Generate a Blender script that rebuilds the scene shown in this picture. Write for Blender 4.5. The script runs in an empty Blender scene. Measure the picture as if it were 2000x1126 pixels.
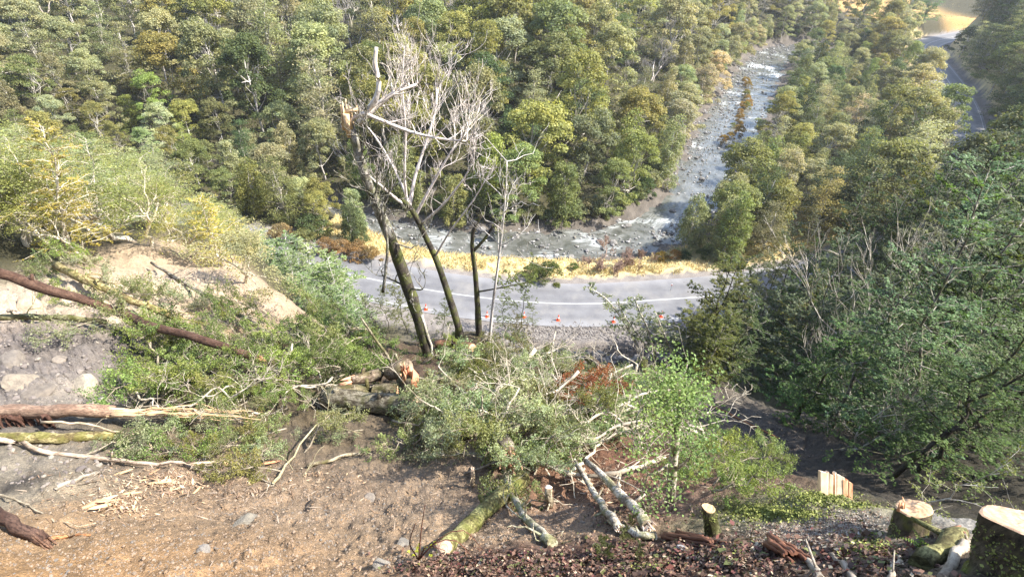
import bpy, math, random
import numpy as np
from mathutils import Vector, Matrix

# ------------------------------------------------------------------ camera
SC = bpy.context.scene
COL = SC.collection
F = 1100.0                       # focal length in pixels of the 2000 px wide photograph
PITCH, ROLL = math.radians(36), math.radians(4)
EYE = np.array([0.0, 0.0, 36.0])
FWD = np.array([0, math.cos(PITCH), -math.sin(PITCH)])
_r0 = np.array([1.0, 0, 0]); _u0 = np.cross(_r0, FWD)
RIGHT = _r0 * math.cos(ROLL) + _u0 * math.sin(ROLL)
UP = np.cross(RIGHT, FWD)
cam = bpy.data.cameras.new("camera"); cam_ob = bpy.data.objects.new("camera", cam); COL.objects.link(cam_ob)
cam.sensor_fit = 'HORIZONTAL'; cam.sensor_width = 36.0; cam.lens = 36.0 * F / 2000.0
cam.clip_start = 0.1; cam.clip_end = 3000
M = Matrix(((RIGHT[0], UP[0], -FWD[0], EYE[0]), (RIGHT[1], UP[1], -FWD[1], EYE[1]), (RIGHT[2], UP[2], -FWD[2], EYE[2]), (0, 0, 0, 1)))
cam_ob.matrix_world = M
SC.camera = cam_ob

# ------------------------------------------------------------------ daylight
SUN_AZ, SUN_EL = math.radians(92), math.radians(50)     # azimuth clockwise from +Y
world = bpy.data.worlds.new("World"); SC.world = world; world.use_nodes = True
wn = world.node_tree.nodes; wl = world.node_tree.links
sky = wn.new("ShaderNodeTexSky"); sky.sky_type = 'NISHITA'; sky.sun_disc = False
sky.sun_elevation = SUN_EL; sky.sun_rotation = SUN_AZ; sky.altitude = 600; sky.air_density = 1.0; sky.dust_density = 1.5
wl.new(sky.outputs[0], wn["Background"].inputs[0]); wn["Background"].inputs[1].default_value = 0.15
sun = bpy.data.lights.new("sun", 'SUN'); sun.energy = 4.6; sun.angle = math.radians(0.5); sun.color = (1.0, 0.955, 0.87)
sun_ob = bpy.data.objects.new("sun", sun); COL.objects.link(sun_ob)
_s = Vector((math.sin(SUN_AZ) * math.cos(SUN_EL), math.cos(SUN_AZ) * math.cos(SUN_EL), math.sin(SUN_EL)))
sun_ob.rotation_euler = (-_s).to_track_quat('-Z', 'Y').to_euler(); sun_ob.location = (0, 0, 120)
SC.view_settings.view_transform = 'Standard'; SC.view_settings.look = 'None'
SC.view_settings.gamma = 1.0; SC.view_settings.exposure = 1.65
SC.cycles.max_bounces = 6; SC.cycles.transparent_max_bounces = 6
SC.cycles.diffuse_bounces = 3; SC.cycles.glossy_bounces = 2; SC.cycles.transmission_bounces = 4

# ------------------------------------------------------------------ where things are
def ray(px, py): return FWD + RIGHT * (px - 1000) / F + UP * (563 - py) / F
def D(px, py, d): return EYE + ray(px, py) * d            # world point seen at a photo pixel, at a depth
def Z(px, py, z):
    r = ray(px, py); return EYE + r * (z - EYE[2]) / r[2]
def pix(p):
    v = np.asarray(p, float) - EYE; d = v @ FWD
    return 1000 + F * (v @ RIGHT) / d, 563 - F * (v @ UP) / d, d

_rt = np.random.RandomState(7).rand(256, 256)
def vnoise(x, y):
    xi = np.floor(x).astype(int); yi = np.floor(y).astype(int); fx = x - xi; fy = y - yi
    fx = fx * fx * (3 - 2 * fx); fy = fy * fy * (3 - 2 * fy)
    a = _rt[xi & 255, yi & 255]; b = _rt[(xi + 1) & 255, yi & 255]; c = _rt[xi & 255, (yi + 1) & 255]; d = _rt[(xi + 1) & 255, (yi + 1) & 255]
    return (a * (1 - fx) + b * fx) * (1 - fy) + (c * (1 - fx) + d * fx) * fy
def fbm(x, y, o=4, g=0.5):
    s = 0; a = 1; n = 0
    for i in range(o):
        s = s + a * vnoise(x * 2 ** i + 17.3 * i, y * 2 ** i + 5.1 * i); n += a; a *= g
    return s / n - 0.5

# terrain control points: near slope (photo pixel + depth), valley floor (pixel + height), hills (world)
NEAR = [(1650,985,5.6),(1500,1010,5.4),(1600,1100,4.0),(1850,1126,3.3),(2000,1126,3.0),(1300,1115,4.3),(1000,1126,4.4),(1740,1040,4.5),(1400,1070,4.8),
 (1860,1050,4.6),(1980,1060,4.0),
 (1700,955,10.5),(1620,935,11),(1820,940,10),(1950,900,11),(2100,900,11),(2200,1100,6),
 (1100,1045,6.2),(1000,1020,6.9),(1300,1020,6.4),(1200,950,8.0),(880,1095,5.2),
 (0,1126,5.0),(400,1126,5.0),(700,1126,4.9),(0,1000,7.3),(300,1000,7.4),(600,1000,7.7),(900,960,8.3),(600,900,10.2),(300,900,9.8),(0,900,9.2),
 (-300,1000,8),(-300,700,13),(0,820,11),(200,780,12.5),(0,700,13),(200,700,14),(0,620,15.5),(300,600,17.5),(430,570,20),(580,600,24),(450,530,24),(330,520,23),(0,540,18),
 (400,800,12),(600,740,15),(730,800,12.7),(840,692,18.3),(850,672,20),(950,655,21),(700,638,21.5),(600,640,22.5),(1000,800,12.5),(1150,850,10.8),(1300,850,11),
 (1150,718,17.5),(1020,680,19.6),(1300,730,17.8),(1400,800,15.5),(1500,900,11.8),(1450,860,13.2),(1350,700,20),
 (100,450,26),(0,400,32),(300,440,30),(480,480,33),(-200,400,34)]
VAL = [(540,515,0),(640,545,0),(1150,592,0),(1340,585,0),(1150,545,-0.2),(1350,520,-0.3),(700,510,-0.2),(600,480,-0.2),(1150,525,-1.2),(1250,510,-1.2),(800,510,-1.4),
 (1880,270,0),(1800,100,0),(1900,40,0.5),(1150,655,1.3),(1000,650,1.2),(1280,655,1.2),(1150,690,-0.6),(1000,680,-0.4),(1280,690,-0.4),(1560,465,0),
 (1560,115,-2),(1400,330,-2.6),(1250,420,-2.6),(1070,440,-2.6),(800,440,-2.6)]
WORLD = [(0,-1,34.6),(-4,-2,35),(4,-2,34.9),(0,-12,42),(-20,-8,40),(20,-8,41),(-40,0,40),(40,0,42),(80,0,60),(-80,0,60),(0,-60,75),
 (2,20,14.5),(2.5,28,5),(3,34,-0.4),(-6,20,15),(-8,28,6),(-8,36,0.5),(-15,31,9.5),(-18,39,1.5),(12,18,14),(14,28,5.5),(18,38,1.0),
 (-30,26,24),(-45,36,22),(-60,30,32),(-30,40,9),(-45,50,8),(-70,55,14),(-35,64,0),(-60,80,1),(-100,60,25),
 (22,36,5),(30,40,9),(50,58,9),(80,85,12),(40,20,24),(24,16,23),(13,9,25.2),(15,20,15.5),(60,20,40),(100,60,42),(135,140,16),(160,130,32),(150,200,14),(200,220,25),
 (-7,82,-0.5),(-30,84,0),(-55,100,2),(-100,120,9),(-150,160,20),(0,120,4),(0,180,13),(-80,200,26),(0,260,38),(60,220,12),(100,262,8),(45,140,1),(62,185,1),
 (150,330,30),(250,400,45),(-200,300,70),(-250,200,50),(0,350,75),(-120,150,13),(220,290,12),(300,300,40),(-300,60,70),(300,100,90),(-300,-100,110),(300,-100,120),(0,-250,140),(0,520,120),(300,520,90),(-350,480,130)]
CP = np.array([D(*p) for p in NEAR] + [Z(*p) for p in VAL] + [np.array(p, float) for p in WORLD])
def _phi(r2): return 0.5 * r2 * np.log(r2 + 1e-9)
SCL = 30.0
_P = CP[:, :2] / SCL
_K = _phi(((_P[:, None] - _P[None]) ** 2).sum(-1)) + np.eye(len(_P)) * 2e-4
_A = np.block([[_K, np.c_[np.ones(len(_P)), _P]], [np.c_[np.ones(len(_P)), _P].T, np.zeros((3, 3))]])
_W = np.linalg.solve(_A, np.r_[CP[:, 2], 0, 0, 0])
def tps(x, y):
    x = np.atleast_1d(np.asarray(x, float)); y = np.atleast_1d(np.asarray(y, float)); out = np.empty(x.shape)
    xf, yf, of = x.ravel() / SCL, y.ravel() / SCL, np.empty(x.size)
    for i in range(0, x.size, 20000):
        a, b = xf[i:i + 20000], yf[i:i + 20000]
        r2 = (a[:, None] - _P[:, 0]) ** 2 + (b[:, None] - _P[:, 1]) ** 2
        of[i:i + 20000] = _phi(r2) @ _W[:-3] + _W[-3] + _W[-2] * a + _W[-1] * b
    return of.reshape(x.shape)
def resample(pts, step):
    pts = np.asarray(pts, float); q = [pts[0]]
    P = np.vstack([2 * pts[0] - pts[1], pts, 2 * pts[-1] - pts[-2]])
    for i in range(1, len(P) - 2):
        n = max(2, int(np.linalg.norm(P[i + 1] - P[i]) / step))
        for k in range(1, n + 1):
            t = k / n; a, b, c, d = P[i - 1], P[i], P[i + 1], P[i + 2]
            q.append(0.5 * (2 * b + (c - a) * t + (2 * a - 5 * b + 4 * c - d) * t * t + (3 * b - a - 3 * c + d) * t ** 3))
    return np.array(q)
# road: centre line in world metres, half width 3.6
ROAD = resample([(-75, 67), (-48, 59.5), (-30, 54), (-18, 50), (-6, 47.7), (5, 47.3), (15, 49.0), (28, 52.5), (42, 59), (60, 74.5), (79, 99), (93, 121), (105, 145), (114.5, 168), (121, 185), (128, 198.5), (143, 213), (168, 231), (203, 250), (270, 280)], 1.5)
RHW = 3.7
RIV_N = np.array([(-70, 86), (-42, 76), (-25, 68.5), (-15, 62.3), (-3, 58.8), (6, 58.8), (15, 61), (23, 65.5), (29, 73), (36, 88), (47, 112), (63, 148), (78, 176), (88, 186), (99, 191)], float)
RIV_F = np.array([(-71, 89), (-43, 79), (-26, 71.2), (-16, 67.2), (-4, 67.6), (4.4, 69.3), (14, 72), (20, 78), (25, 88), (31, 103), (43, 129), (58, 162), (69, 186), (80, 199), (94, 205)], float)
RIVC = resample((RIV_N + RIV_F) / 2, 1.5); RIVW = resample(np.c_[np.linalg.norm(RIV_N - RIV_F, axis=1) / 2, np.zeros(len(RIV_N))], 1.5)
_rw = np.interp(np.linspace(0, 1, len(RIVC)), np.linspace(0, 1, len(RIV_N)), np.linalg.norm(RIV_N - RIV_F, axis=1) / 2)
def pdist(x, y, pl):
    """distance to a polyline, index along it and side (+ = left of its direction)"""
    x = np.atleast_1d(np.asarray(x, float)).ravel(); y = np.atleast_1d(np.asarray(y, float)).ravel()
    best = np.full(x.size, 1e9); idx = np.zeros(x.size); sd = np.zeros(x.size)
    for i in range(len(pl) - 1):
        a, b = pl[i], pl[i + 1]; v = b - a; L = v @ v
        t = np.clip(((x - a[0]) * v[0] + (y - a[1]) * v[1]) / L, 0, 1)
        dx, dy = x - a[0] - t * v[0], y - a[1] - t * v[1]; d = dx * dx + dy * dy
        m = d < best; best[m] = d[m]; idx[m] = (i + t)[m]; sd[m] = np.sign(v[0] * dy - v[1] * dx)[m]
    return np.sqrt(best), idx, sd
def sstep(a, b, v):
    t = np.clip((v - a) / (b - a), 0, 1); return t * t * (3 - 2 * t)
def hgt(x, y):
    x = np.atleast_1d(np.asarray(x, float)); y = np.atleast_1d(np.asarray(y, float)); sh = x.shape
    x = x.ravel(); y = y.ravel(); h = tps(x, y)
    dr, _, _ = pdist(x, y, ROAD); w = sstep(8.5, 5.0, dr); h = h * (1 - w) + 0.0 * w
    dv, iv, _ = pdist(x, y, RIVC); t = dv / np.interp(iv, np.arange(len(_rw)), _rw)
    w = sstep(1.5, 1.0, t); bed = -3.35 + 0.9 * t ** 3; h = h * (1 - w) + np.minimum(bed, -2.0) * w
    g = 1 - sstep(6, 4, dr)
    r = np.hypot(x, y)
    h = h + g * (fbm(x * 0.5, y * 0.5, 4) * np.clip(r * 0.05, 0.12, 0.9) )
    return h.reshape(sh)
def H(x, y): return float(hgt(x, y)[0])
def G(px, py, dmin=2.5, dmax=260):
    """first ground point under a photo pixel"""
    ds = np.geomspace(dmin, dmax, 500); P = EYE + ray(px, py)[None] * ds[:, None]
    below = P[:, 2] < hgt(P[:, 0], P[:, 1]); k = int(np.argmax(below)) if below.any() else len(ds) - 1
    a, b = ds[max(k - 1, 0)], ds[k]
    for _ in range(12):
        m = (a + b) / 2; p = EYE + ray(px, py) * m
        if p[2] < H(p[0], p[1]): b = m
        else: a = m
    return EYE + ray(px, py) * b
# ------------------------------------------------------------------ mesh helpers
class MB:
    def __init__(s): s.v = []; s.f = []; s.m = []; s.n = 0; s.sm = []
    def add(s, v, f, mat=0, smooth=False):
        v = np.asarray(v, float).reshape(-1, 3); s.v.append(v); f = np.asarray(f, int) + s.n
        s.f.append(f); s.m.append(np.full(len(f), mat)); s.sm.append(np.full(len(f), smooth)); s.n += len(v)
    def mesh(s, name, mats):
        me = bpy.data.meshes.new(name)
        V = np.vstack(s.v) if s.v else np.zeros((0, 3))
        me.vertices.add(len(V)); me.vertices.foreach_set("co", V.ravel())
        sizes = np.concatenate([np.full(len(f), f.shape[1]) for f in s.f]) if s.f else np.zeros(0, int)
        loops = np.concatenate([f.ravel() for f in s.f]) if s.f else np.zeros(0, int)
        me.loops.add(len(loops)); me.loops.foreach_set("vertex_index", loops.astype(np.int32))
        me.polygons.add(len(sizes)); st = np.r_[0, np.cumsum(sizes)[:-1]] if len(sizes) else sizes
        me.polygons.foreach_set("loop_start", st.astype(np.int32)); me.polygons.foreach_set("loop_total", sizes.astype(np.int32))
        if len(sizes):
            me.polygons.foreach_set("material_index", np.concatenate(s.m).astype(np.int32))
            me.polygons.foreach_set("use_smooth", np.concatenate(s.sm))
        for m in (mats if isinstance(mats, (list, tuple)) else [mats]): me.materials.append(m)
        me.update(calc_edges=True)
        return me
def link(name, data, parent=None, color=None):
    o = bpy.data.objects.new(name, data); COL.objects.link(o)
    if parent is not None: o.parent = parent
    if color is not None: o.color = (*color, 1)
    return o
def tag(o, label=None, cat=None, group=None, kind=None):
    if label: o["label"] = label
    if cat: o["category"] = cat
    if group: o["group"] = group
    if kind: o["kind"] = kind
    return o
def thing(name, label, cat, loc, group=None, rot=(0, 0, 0), scale=1.0):
    o = bpy.data.objects.new(name, None); COL.objects.link(o); o.empty_display_size = 0.3
    o.location = loc; o.rotation_euler = rot; o.scale = (scale,) * 3 if np.isscalar(scale) else scale
    return tag(o, label, cat, group)
def norm(v): return v / (np.linalg.norm(v, axis=-1, keepdims=True) + 1e-12)
def tube(mb, pts, rad, n=6, mat=0, cap=True, rng=None, rough=0.0):
    pts = np.asarray(pts, float); k = len(pts); rad = np.broadcast_to(np.asarray(rad, float), (k,))
    tan = norm(np.gradient(pts, axis=0))
    ref = np.array([0, 0, 1.0]) if abs(tan[0][2]) < 0.9 else np.array([1.0, 0, 0])
    a = norm(np.cross(tan, ref)); b = np.cross(tan, a)
    th = np.arange(n) * 2 * math.pi / n
    rr = rad[:, None] * np.ones((k, n))
    if rough and rng is not None: rr = rr * (1 + rough * (rng.rand(k, n) - 0.5) * 2)
    V = pts[:, None] + rr[..., None] * (np.cos(th)[None, :, None] * a[:, None] + np.sin(th)[None, :, None] * b[:, None])
    i = np.arange(k - 1)[:, None] * n; j = np.arange(n)[None]; j2 = (j + 1) % n
    fq = np.stack([i + j, i + j2, i + n + j2, i + n + j], -1).reshape(-1, 4)
    base = mb.n
    mb.add(V.reshape(-1, 3), fq, mat, True)
    if cap:
        for e, row in ((0, 0), (1, k - 1)):
            c = pts[row]; idx = np.arange(n) + row * n
            f = np.stack([idx, np.roll(idx, -1), np.full(n, k * n)], -1) if e else np.stack([np.roll(idx, -1), idx, np.full(n, k * n)], -1)
            mb.v.append(c[None]); mb.f.append(f + base); mb.m.append(np.full(n, mat)); mb.sm.append(np.zeros(n, bool))
            f[:, 2] = mb.n - base; mb.f[-1] = f + base; mb.n += 1
def leaves(mb, c, nrm, size, rng, aspect=0.6, mat=0, tdir=None):
    """flat diamond leaves at c, facing nrm"""
    n = len(c); nrm = norm(nrm)
    t = rng.randn(n, 3) if tdir is None else tdir + rng.randn(n, 3) * 0.35
    t = norm(t - (t * nrm).sum(1, keepdims=True) * nrm); b = np.cross(nrm, t)
    s = np.broadcast_to(np.asarray(size, float), (n,))[:, None] * 0.5
    V = np.stack([c - t * s, c + b * s * aspect - t * s * 0.1, c + t * s, c - b * s * aspect - t * s * 0.1], 1).reshape(-1, 3)
    mb.add(V, np.arange(4 * n).reshape(n, 4), mat)
def curve(p0, p1, rng, n=6, wob=0.06, sag=0.0):
    p0, p1 = np.asarray(p0, float), np.asarray(p1, float); t = np.linspace(0, 1, n)[:, None]; L = np.linalg.norm(p1 - p0)
    off = rng.randn(n, 3) * wob * L; off[0] = 0; off[-1] = 0
    return p0 + (p1 - p0) * t + off * np.sin(math.pi * t) + np.array([0, 0, 1.0]) * sag * L * 4 * t * (1 - t)
def smooth_path(pts, n=4):
    return resample(np.asarray(pts, float), np.linalg.norm(np.diff(pts, axis=0), axis=1).mean() / n)

# ------------------------------------------------------------------ materials
def mat(name):
    m = bpy.data.materials.new(name); m.use_nodes = True; nt = m.node_tree
    return m, nt.nodes, nt.links, nt.nodes["Principled BSDF"]
def noise(n, l, scale, detail=6, vec=None, rough=0.6, dist=0.0):
    t = n.new("ShaderNodeTexNoise"); t.inputs["Scale"].default_value = scale; t.inputs["Detail"].default_value = detail
    t.inputs["Roughness"].default_value = rough; t.inputs["Distortion"].default_value = dist
    if vec is not None: l.new(vec, t.inputs["Vector"])
    return t
def ramp(n, l, fac, stops):
    r = n.new("ShaderNodeValToRGB"); e = r.color_ramp.elements
    while len(e) < len(stops): e.new(0.5)
    for i, (p, c) in enumerate(stops): e[i].position = p; e[i].color = (*c, 1) if len(c) == 3 else c
    l.new(fac, r.inputs[0]); return r
def mixc(n, l, a, b, fac, mode='MIX'):
    m = n.new("ShaderNodeMix"); m.data_type = 'RGBA'; m.blend_type = mode
    for s, v in ((m.inputs[6], a), (m.inputs[7], b), (m.inputs[0], fac)):
        if hasattr(v, "is_linked"): l.new(v, s)
        elif isinstance(v, (int, float)): s.default_value = v
        else: s.default_value = (*v, 1)
    return m.outputs[2]
def bump(n, l, bsdf, h, strength=0.5, dist=0.02):
    b = n.new("ShaderNodeBump"); b.inputs["Strength"].default_value = strength; b.inputs["Distance"].default_value = dist
    l.new(h, b.inputs["Height"]); l.new(b.outputs[0], bsdf.inputs["Normal"])
def grey(v): return (v, v, v)
def leaf_material(name, scale=0.7, transl=0.35, jit=0.5, gloss=0.3):
    m, n, l, b = mat(name)
    oi = n.new("ShaderNodeObjectInfo"); ge = n.new("ShaderNodeNewGeometry"); tc = n.new("ShaderNodeTexCoord")
    ns = noise(n, l, scale, 3, tc.outputs["Object"])
    r1 = ramp(n, l, ge.outputs["Random Per Island"], [(0, grey(1 - jit)), (1, grey(1 + jit))])
    r2 = ramp(n, l, ns.outputs[0], [(0.3, (0.72, 0.8, 0.85)), (0.7, (1.3, 1.18, 1.0))])
    c = mixc(n, l, oi.outputs["Color"], r1.outputs[0], 1.0, 'MULTIPLY'); c = mixc(n, l, c, r2.outputs[0], 1.0, 'MULTIPLY')
    l.new(c, b.inputs["Base Color"]); b.inputs["Roughness"].default_value = 0.55; b.inputs["Specular IOR Level"].default_value = gloss
    tr = n.new("ShaderNodeBsdfTranslucent"); c2 = mixc(n, l, c, (1.25, 1.25, 0.6), 1.0, 'MULTIPLY'); l.new(c2, tr.inputs[0])
    mx = n.new("ShaderNodeMixShader"); mx.inputs[0].default_value = transl
    l.new(b.outputs[0], mx.inputs[1]); l.new(tr.outputs[0], mx.inputs[2])
    l.new(mx.outputs[0], n["Material Output"].inputs[0])
    return m
def bark_material(name, c1, c2, c3, scale=6.0, stretch=0.25, moss=None):
    """mottled bark: c1/c2 patches, c3 cracks; takes the object's colour as a tint"""
    m, n, l, b = mat(name)
    tc = n.new("ShaderNodeTexCoord"); mp = n.new("ShaderNodeMapping"); l.new(tc.outputs["Object"], mp.inputs[0]); mp.inputs["Scale"].default_value = (1, 1, stretch)
    n1 = noise(n, l, scale, 5, mp.outputs[0]); n2 = noise(n, l, scale * 5, 6, mp.outputs[0], 0.7)
    base = ramp(n, l, n1.outputs[0], [(0.42, c1), (0.58, c2)])
    cr = ramp(n, l, n2.outputs[0], [(0.36, grey(0.0)), (0.55, grey(1.0))])
    c = mixc(n, l, c3, base.outputs[0], cr.outputs[0])
    if moss:
        ge = n.new("ShaderNodeNewGeometry"); sx = n.new("ShaderNodeSeparateXYZ"); l.new(ge.outputs["Normal"], sx.inputs[0])
        n3 = noise(n, l, 3.0, 4, tc.outputs["Object"]); mr = ramp(n, l, n3.outputs[0], [(0.48, grey(0)), (0.58, grey(moss[3]))])
        c = mixc(n, l, c, moss[:3], mr.outputs[0])
    oi = n.new("ShaderNodeObjectInfo"); c = mixc(n, l, c, oi.outputs["Color"], 1.0, 'MULTIPLY')
    l.new(c, b.inputs["Base Color"]); b.inputs["Roughness"].default_value = 0.85; b.inputs["Specular IOR Level"].default_value = 0.2
    bump(n, l, b, n2.outputs[0], 0.7, 0.02)
    return m
def wood_material(name, c1, c2, scale=14.0, stretch=0.08):
    m, n, l, b = mat(name)
    tc = n.new("ShaderNodeTexCoord"); mp = n.new("ShaderNodeMapping"); l.new(tc.outputs["Object"], mp.inputs[0]); mp.inputs["Scale"].default_value = (1, 1, stretch)
    n1 = noise(n, l, scale, 6, mp.outputs[0], 0.65); r = ramp(n, l, n1.outputs[0], [(0.35, c1), (0.65, c2)])
    oi = n.new("ShaderNodeObjectInfo"); c = mixc(n, l, r.outputs[0], oi.outputs["Color"], 1.0, 'MULTIPLY')
    l.new(c, b.inputs["Base Color"]); b.inputs["Roughness"].default_value = 0.75; bump(n, l, b, n1.outputs[0], 0.4, 0.01)
    return m
def plain_material(name, color, rough=0.6, nscale=8.0, var=0.25):
    m, n, l, b = mat(name); tc = n.new("ShaderNodeTexCoord"); ns = noise(n, l, nscale, 4, tc.outputs["Object"])
    r = ramp(n, l, ns.outputs[0], [(0.3, grey(1 - var)), (0.7, grey(1 + var * 0.5))])
    l.new(mixc(n, l, color, r.outputs[0], 1.0, 'MULTIPLY'), b.inputs["Base Color"]); b.inputs["Roughness"].default_value = rough
    return m
LEAF = leaf_material("beech_leaf", 0.55, 0.42, 0.4, .2)
LEAFN = leaf_material("near_leaf", 0.9, 0.4, 0.4, 0.22)
BARKP = bark_material("pale_bark", (0.42, 0.38, 0.31), (0.62, 0.58, 0.50), (0.20, 0.17, 0.13), 5)
BARKG = bark_material("grey_twig_bark", (0.50, 0.46, 0.42), (0.68, 0.64, 0.60), (0.33, 0.28, 0.25), 3)
BARKD = bark_material("dark_mossy_bark", (0.055, 0.045, 0.034), (0.10, 0.085, 0.065), (0.02, 0.017, 0.013), 7, 0.3, (0.10, 0.11, 0.03, 0.8))
BARKB = bark_material("brown_bark", (0.15, 0.08, 0.05), (0.24, 0.14, 0.09), (0.05, 0.028, 0.02), 9, 0.25)
BARKL = bark_material("lichen_bark", (0.13, 0.11, 0.085), (0.45, 0.42, 0.36), (0.05, 0.04, 0.03), 8, 0.5, (0.13, 0.14, 0.05, 0.6))
WOODY = wood_material("split_yellow_wood", (0.52, 0.34, 0.17), (0.72, 0.55, 0.34))
WOODO = wood_material("split_orange_wood", (0.50, 0.22, 0.11), (0.66, 0.40, 0.25))
WOODP = wood_material("fresh_cut_wood", (0.62, 0.44, 0.32), (0.80, 0.66, 0.52), 9, 0.6)
def ring_material():
    m, n, l, b = mat("sawn_face"); tc = n.new("ShaderNodeTexCoord"); w = n.new("ShaderNodeTexWave"); w.wave_type = 'RINGS'; w.rings_direction = 'SPHERICAL'; w.inputs["Scale"].default_value = 22; w.inputs["Distortion"].default_value = 3.0; w.inputs["Detail"].default_value = 3; w.inputs["Detail Scale"].default_value = 2
    l.new(tc.outputs["Object"], w.inputs[0]); a = noise(n, l, 7, 5, tc.outputs["Object"], .65); r1 = ramp(n, l, a.outputs[0], [(.3, (.40, .25, .15)), (.5, (.56, .39, .26)), (.7, (.66, .52, .38))]); r2 = ramp(n, l, w.outputs[0], [(0, grey(.78)), (.6, grey(1.05))])
    v = n.new("ShaderNodeTexVoronoi"); v.feature = 'DISTANCE_TO_EDGE'; v.inputs["Scale"].default_value = 3; l.new(tc.outputs["Object"], v.inputs[0]); r3 = ramp(n, l, v.outputs[0], [(.0, grey(.72)), (.012, grey(1))])
    oi = n.new("ShaderNodeObjectInfo"); c = mixc(n, l, mixc(n, l, r1.outputs[0], r2.outputs[0], 1., 'MULTIPLY'), r3.outputs[0], 1., 'MULTIPLY'); l.new(mixc(n, l, c, oi.outputs["Color"], 1., 'MULTIPLY'), b.inputs["Base Color"]); b.inputs["Roughness"].default_value = .8; bump(n, l, b, w.outputs[0], .3, .004); return m
SAWN = ring_material()
WOODR = wood_material("rotten_red_wood", (0.16, 0.06, 0.03), (0.30, 0.13, 0.07))
# ------------------------------------------------------------------ the ground
def ground_colour():
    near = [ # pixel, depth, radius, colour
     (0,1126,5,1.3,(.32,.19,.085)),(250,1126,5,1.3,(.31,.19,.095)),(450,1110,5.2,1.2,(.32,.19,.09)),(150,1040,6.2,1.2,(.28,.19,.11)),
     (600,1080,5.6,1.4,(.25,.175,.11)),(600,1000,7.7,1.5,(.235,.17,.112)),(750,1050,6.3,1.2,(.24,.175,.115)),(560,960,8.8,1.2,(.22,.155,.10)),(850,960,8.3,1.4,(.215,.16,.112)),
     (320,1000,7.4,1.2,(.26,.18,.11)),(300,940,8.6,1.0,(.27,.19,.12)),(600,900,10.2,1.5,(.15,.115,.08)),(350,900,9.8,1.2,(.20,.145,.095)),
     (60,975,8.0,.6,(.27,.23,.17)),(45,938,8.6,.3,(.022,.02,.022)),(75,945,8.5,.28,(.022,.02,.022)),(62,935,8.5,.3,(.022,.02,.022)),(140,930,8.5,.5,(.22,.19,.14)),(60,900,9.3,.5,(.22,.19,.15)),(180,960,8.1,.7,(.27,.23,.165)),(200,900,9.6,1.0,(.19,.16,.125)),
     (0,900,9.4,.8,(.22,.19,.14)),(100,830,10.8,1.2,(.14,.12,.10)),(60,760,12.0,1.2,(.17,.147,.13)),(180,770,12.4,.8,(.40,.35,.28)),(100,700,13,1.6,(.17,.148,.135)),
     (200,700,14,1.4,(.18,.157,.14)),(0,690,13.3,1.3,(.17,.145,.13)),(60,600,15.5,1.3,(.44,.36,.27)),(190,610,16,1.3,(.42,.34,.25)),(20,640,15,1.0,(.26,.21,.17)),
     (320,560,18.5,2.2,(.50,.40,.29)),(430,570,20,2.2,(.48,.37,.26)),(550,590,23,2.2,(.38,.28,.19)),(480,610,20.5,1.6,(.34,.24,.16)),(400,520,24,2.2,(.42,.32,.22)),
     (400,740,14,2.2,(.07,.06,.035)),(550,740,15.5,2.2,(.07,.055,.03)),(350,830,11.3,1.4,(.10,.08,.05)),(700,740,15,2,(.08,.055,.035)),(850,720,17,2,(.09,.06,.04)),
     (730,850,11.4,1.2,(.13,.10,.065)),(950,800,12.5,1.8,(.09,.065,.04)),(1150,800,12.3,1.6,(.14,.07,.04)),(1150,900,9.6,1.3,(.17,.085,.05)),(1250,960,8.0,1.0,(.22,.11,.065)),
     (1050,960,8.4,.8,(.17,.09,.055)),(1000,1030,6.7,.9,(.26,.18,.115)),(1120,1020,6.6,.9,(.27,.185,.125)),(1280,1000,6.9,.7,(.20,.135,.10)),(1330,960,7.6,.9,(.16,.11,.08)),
     (1300,850,11,1.3,(.10,.07,.045)),(1450,850,13.2,1.7,(.085,.07,.06)),(1520,900,11.6,1.7,(.085,.07,.06)),(1400,800,15.5,2.0,(.10,.085,.07)),(1590,940,10.6,1.5,(.07,.058,.048)),  # gully: dark soil, with the thicket's shade painted into its colour
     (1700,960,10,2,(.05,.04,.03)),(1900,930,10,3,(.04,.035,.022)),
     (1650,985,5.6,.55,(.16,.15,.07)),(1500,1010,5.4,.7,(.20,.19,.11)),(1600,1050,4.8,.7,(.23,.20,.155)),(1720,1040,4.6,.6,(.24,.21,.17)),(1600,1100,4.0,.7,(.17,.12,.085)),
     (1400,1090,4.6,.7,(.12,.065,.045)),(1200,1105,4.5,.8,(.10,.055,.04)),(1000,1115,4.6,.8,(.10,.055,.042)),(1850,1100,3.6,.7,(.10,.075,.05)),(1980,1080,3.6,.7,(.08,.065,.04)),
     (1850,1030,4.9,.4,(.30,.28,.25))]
    val = [(1150,650,1.3,5,(.20,.175,.155)),(1000,650,1.3,5,(.20,.175,.155)),(1280,650,1.3,5,(.17,.15,.135)),(1150,690,-.6,4,(.075,.066,.06)),(1000,685,-.5,4,(.085,.07,.06)),(1280,690,-.5,4,(.07,.06,.055)),  # rubble bank: shade of its near side painted into the darker foot
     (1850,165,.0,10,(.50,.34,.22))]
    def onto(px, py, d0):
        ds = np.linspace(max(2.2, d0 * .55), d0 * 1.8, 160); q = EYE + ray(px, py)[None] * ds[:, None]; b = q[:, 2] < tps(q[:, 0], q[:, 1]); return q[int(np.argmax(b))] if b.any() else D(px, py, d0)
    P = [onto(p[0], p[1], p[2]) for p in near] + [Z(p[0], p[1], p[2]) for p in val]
    return np.array(P), np.array([p[3] for p in near] + [p[3] for p in val], float), np.array([p[4] for p in near] + [p[4] for p in val], float)
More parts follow.
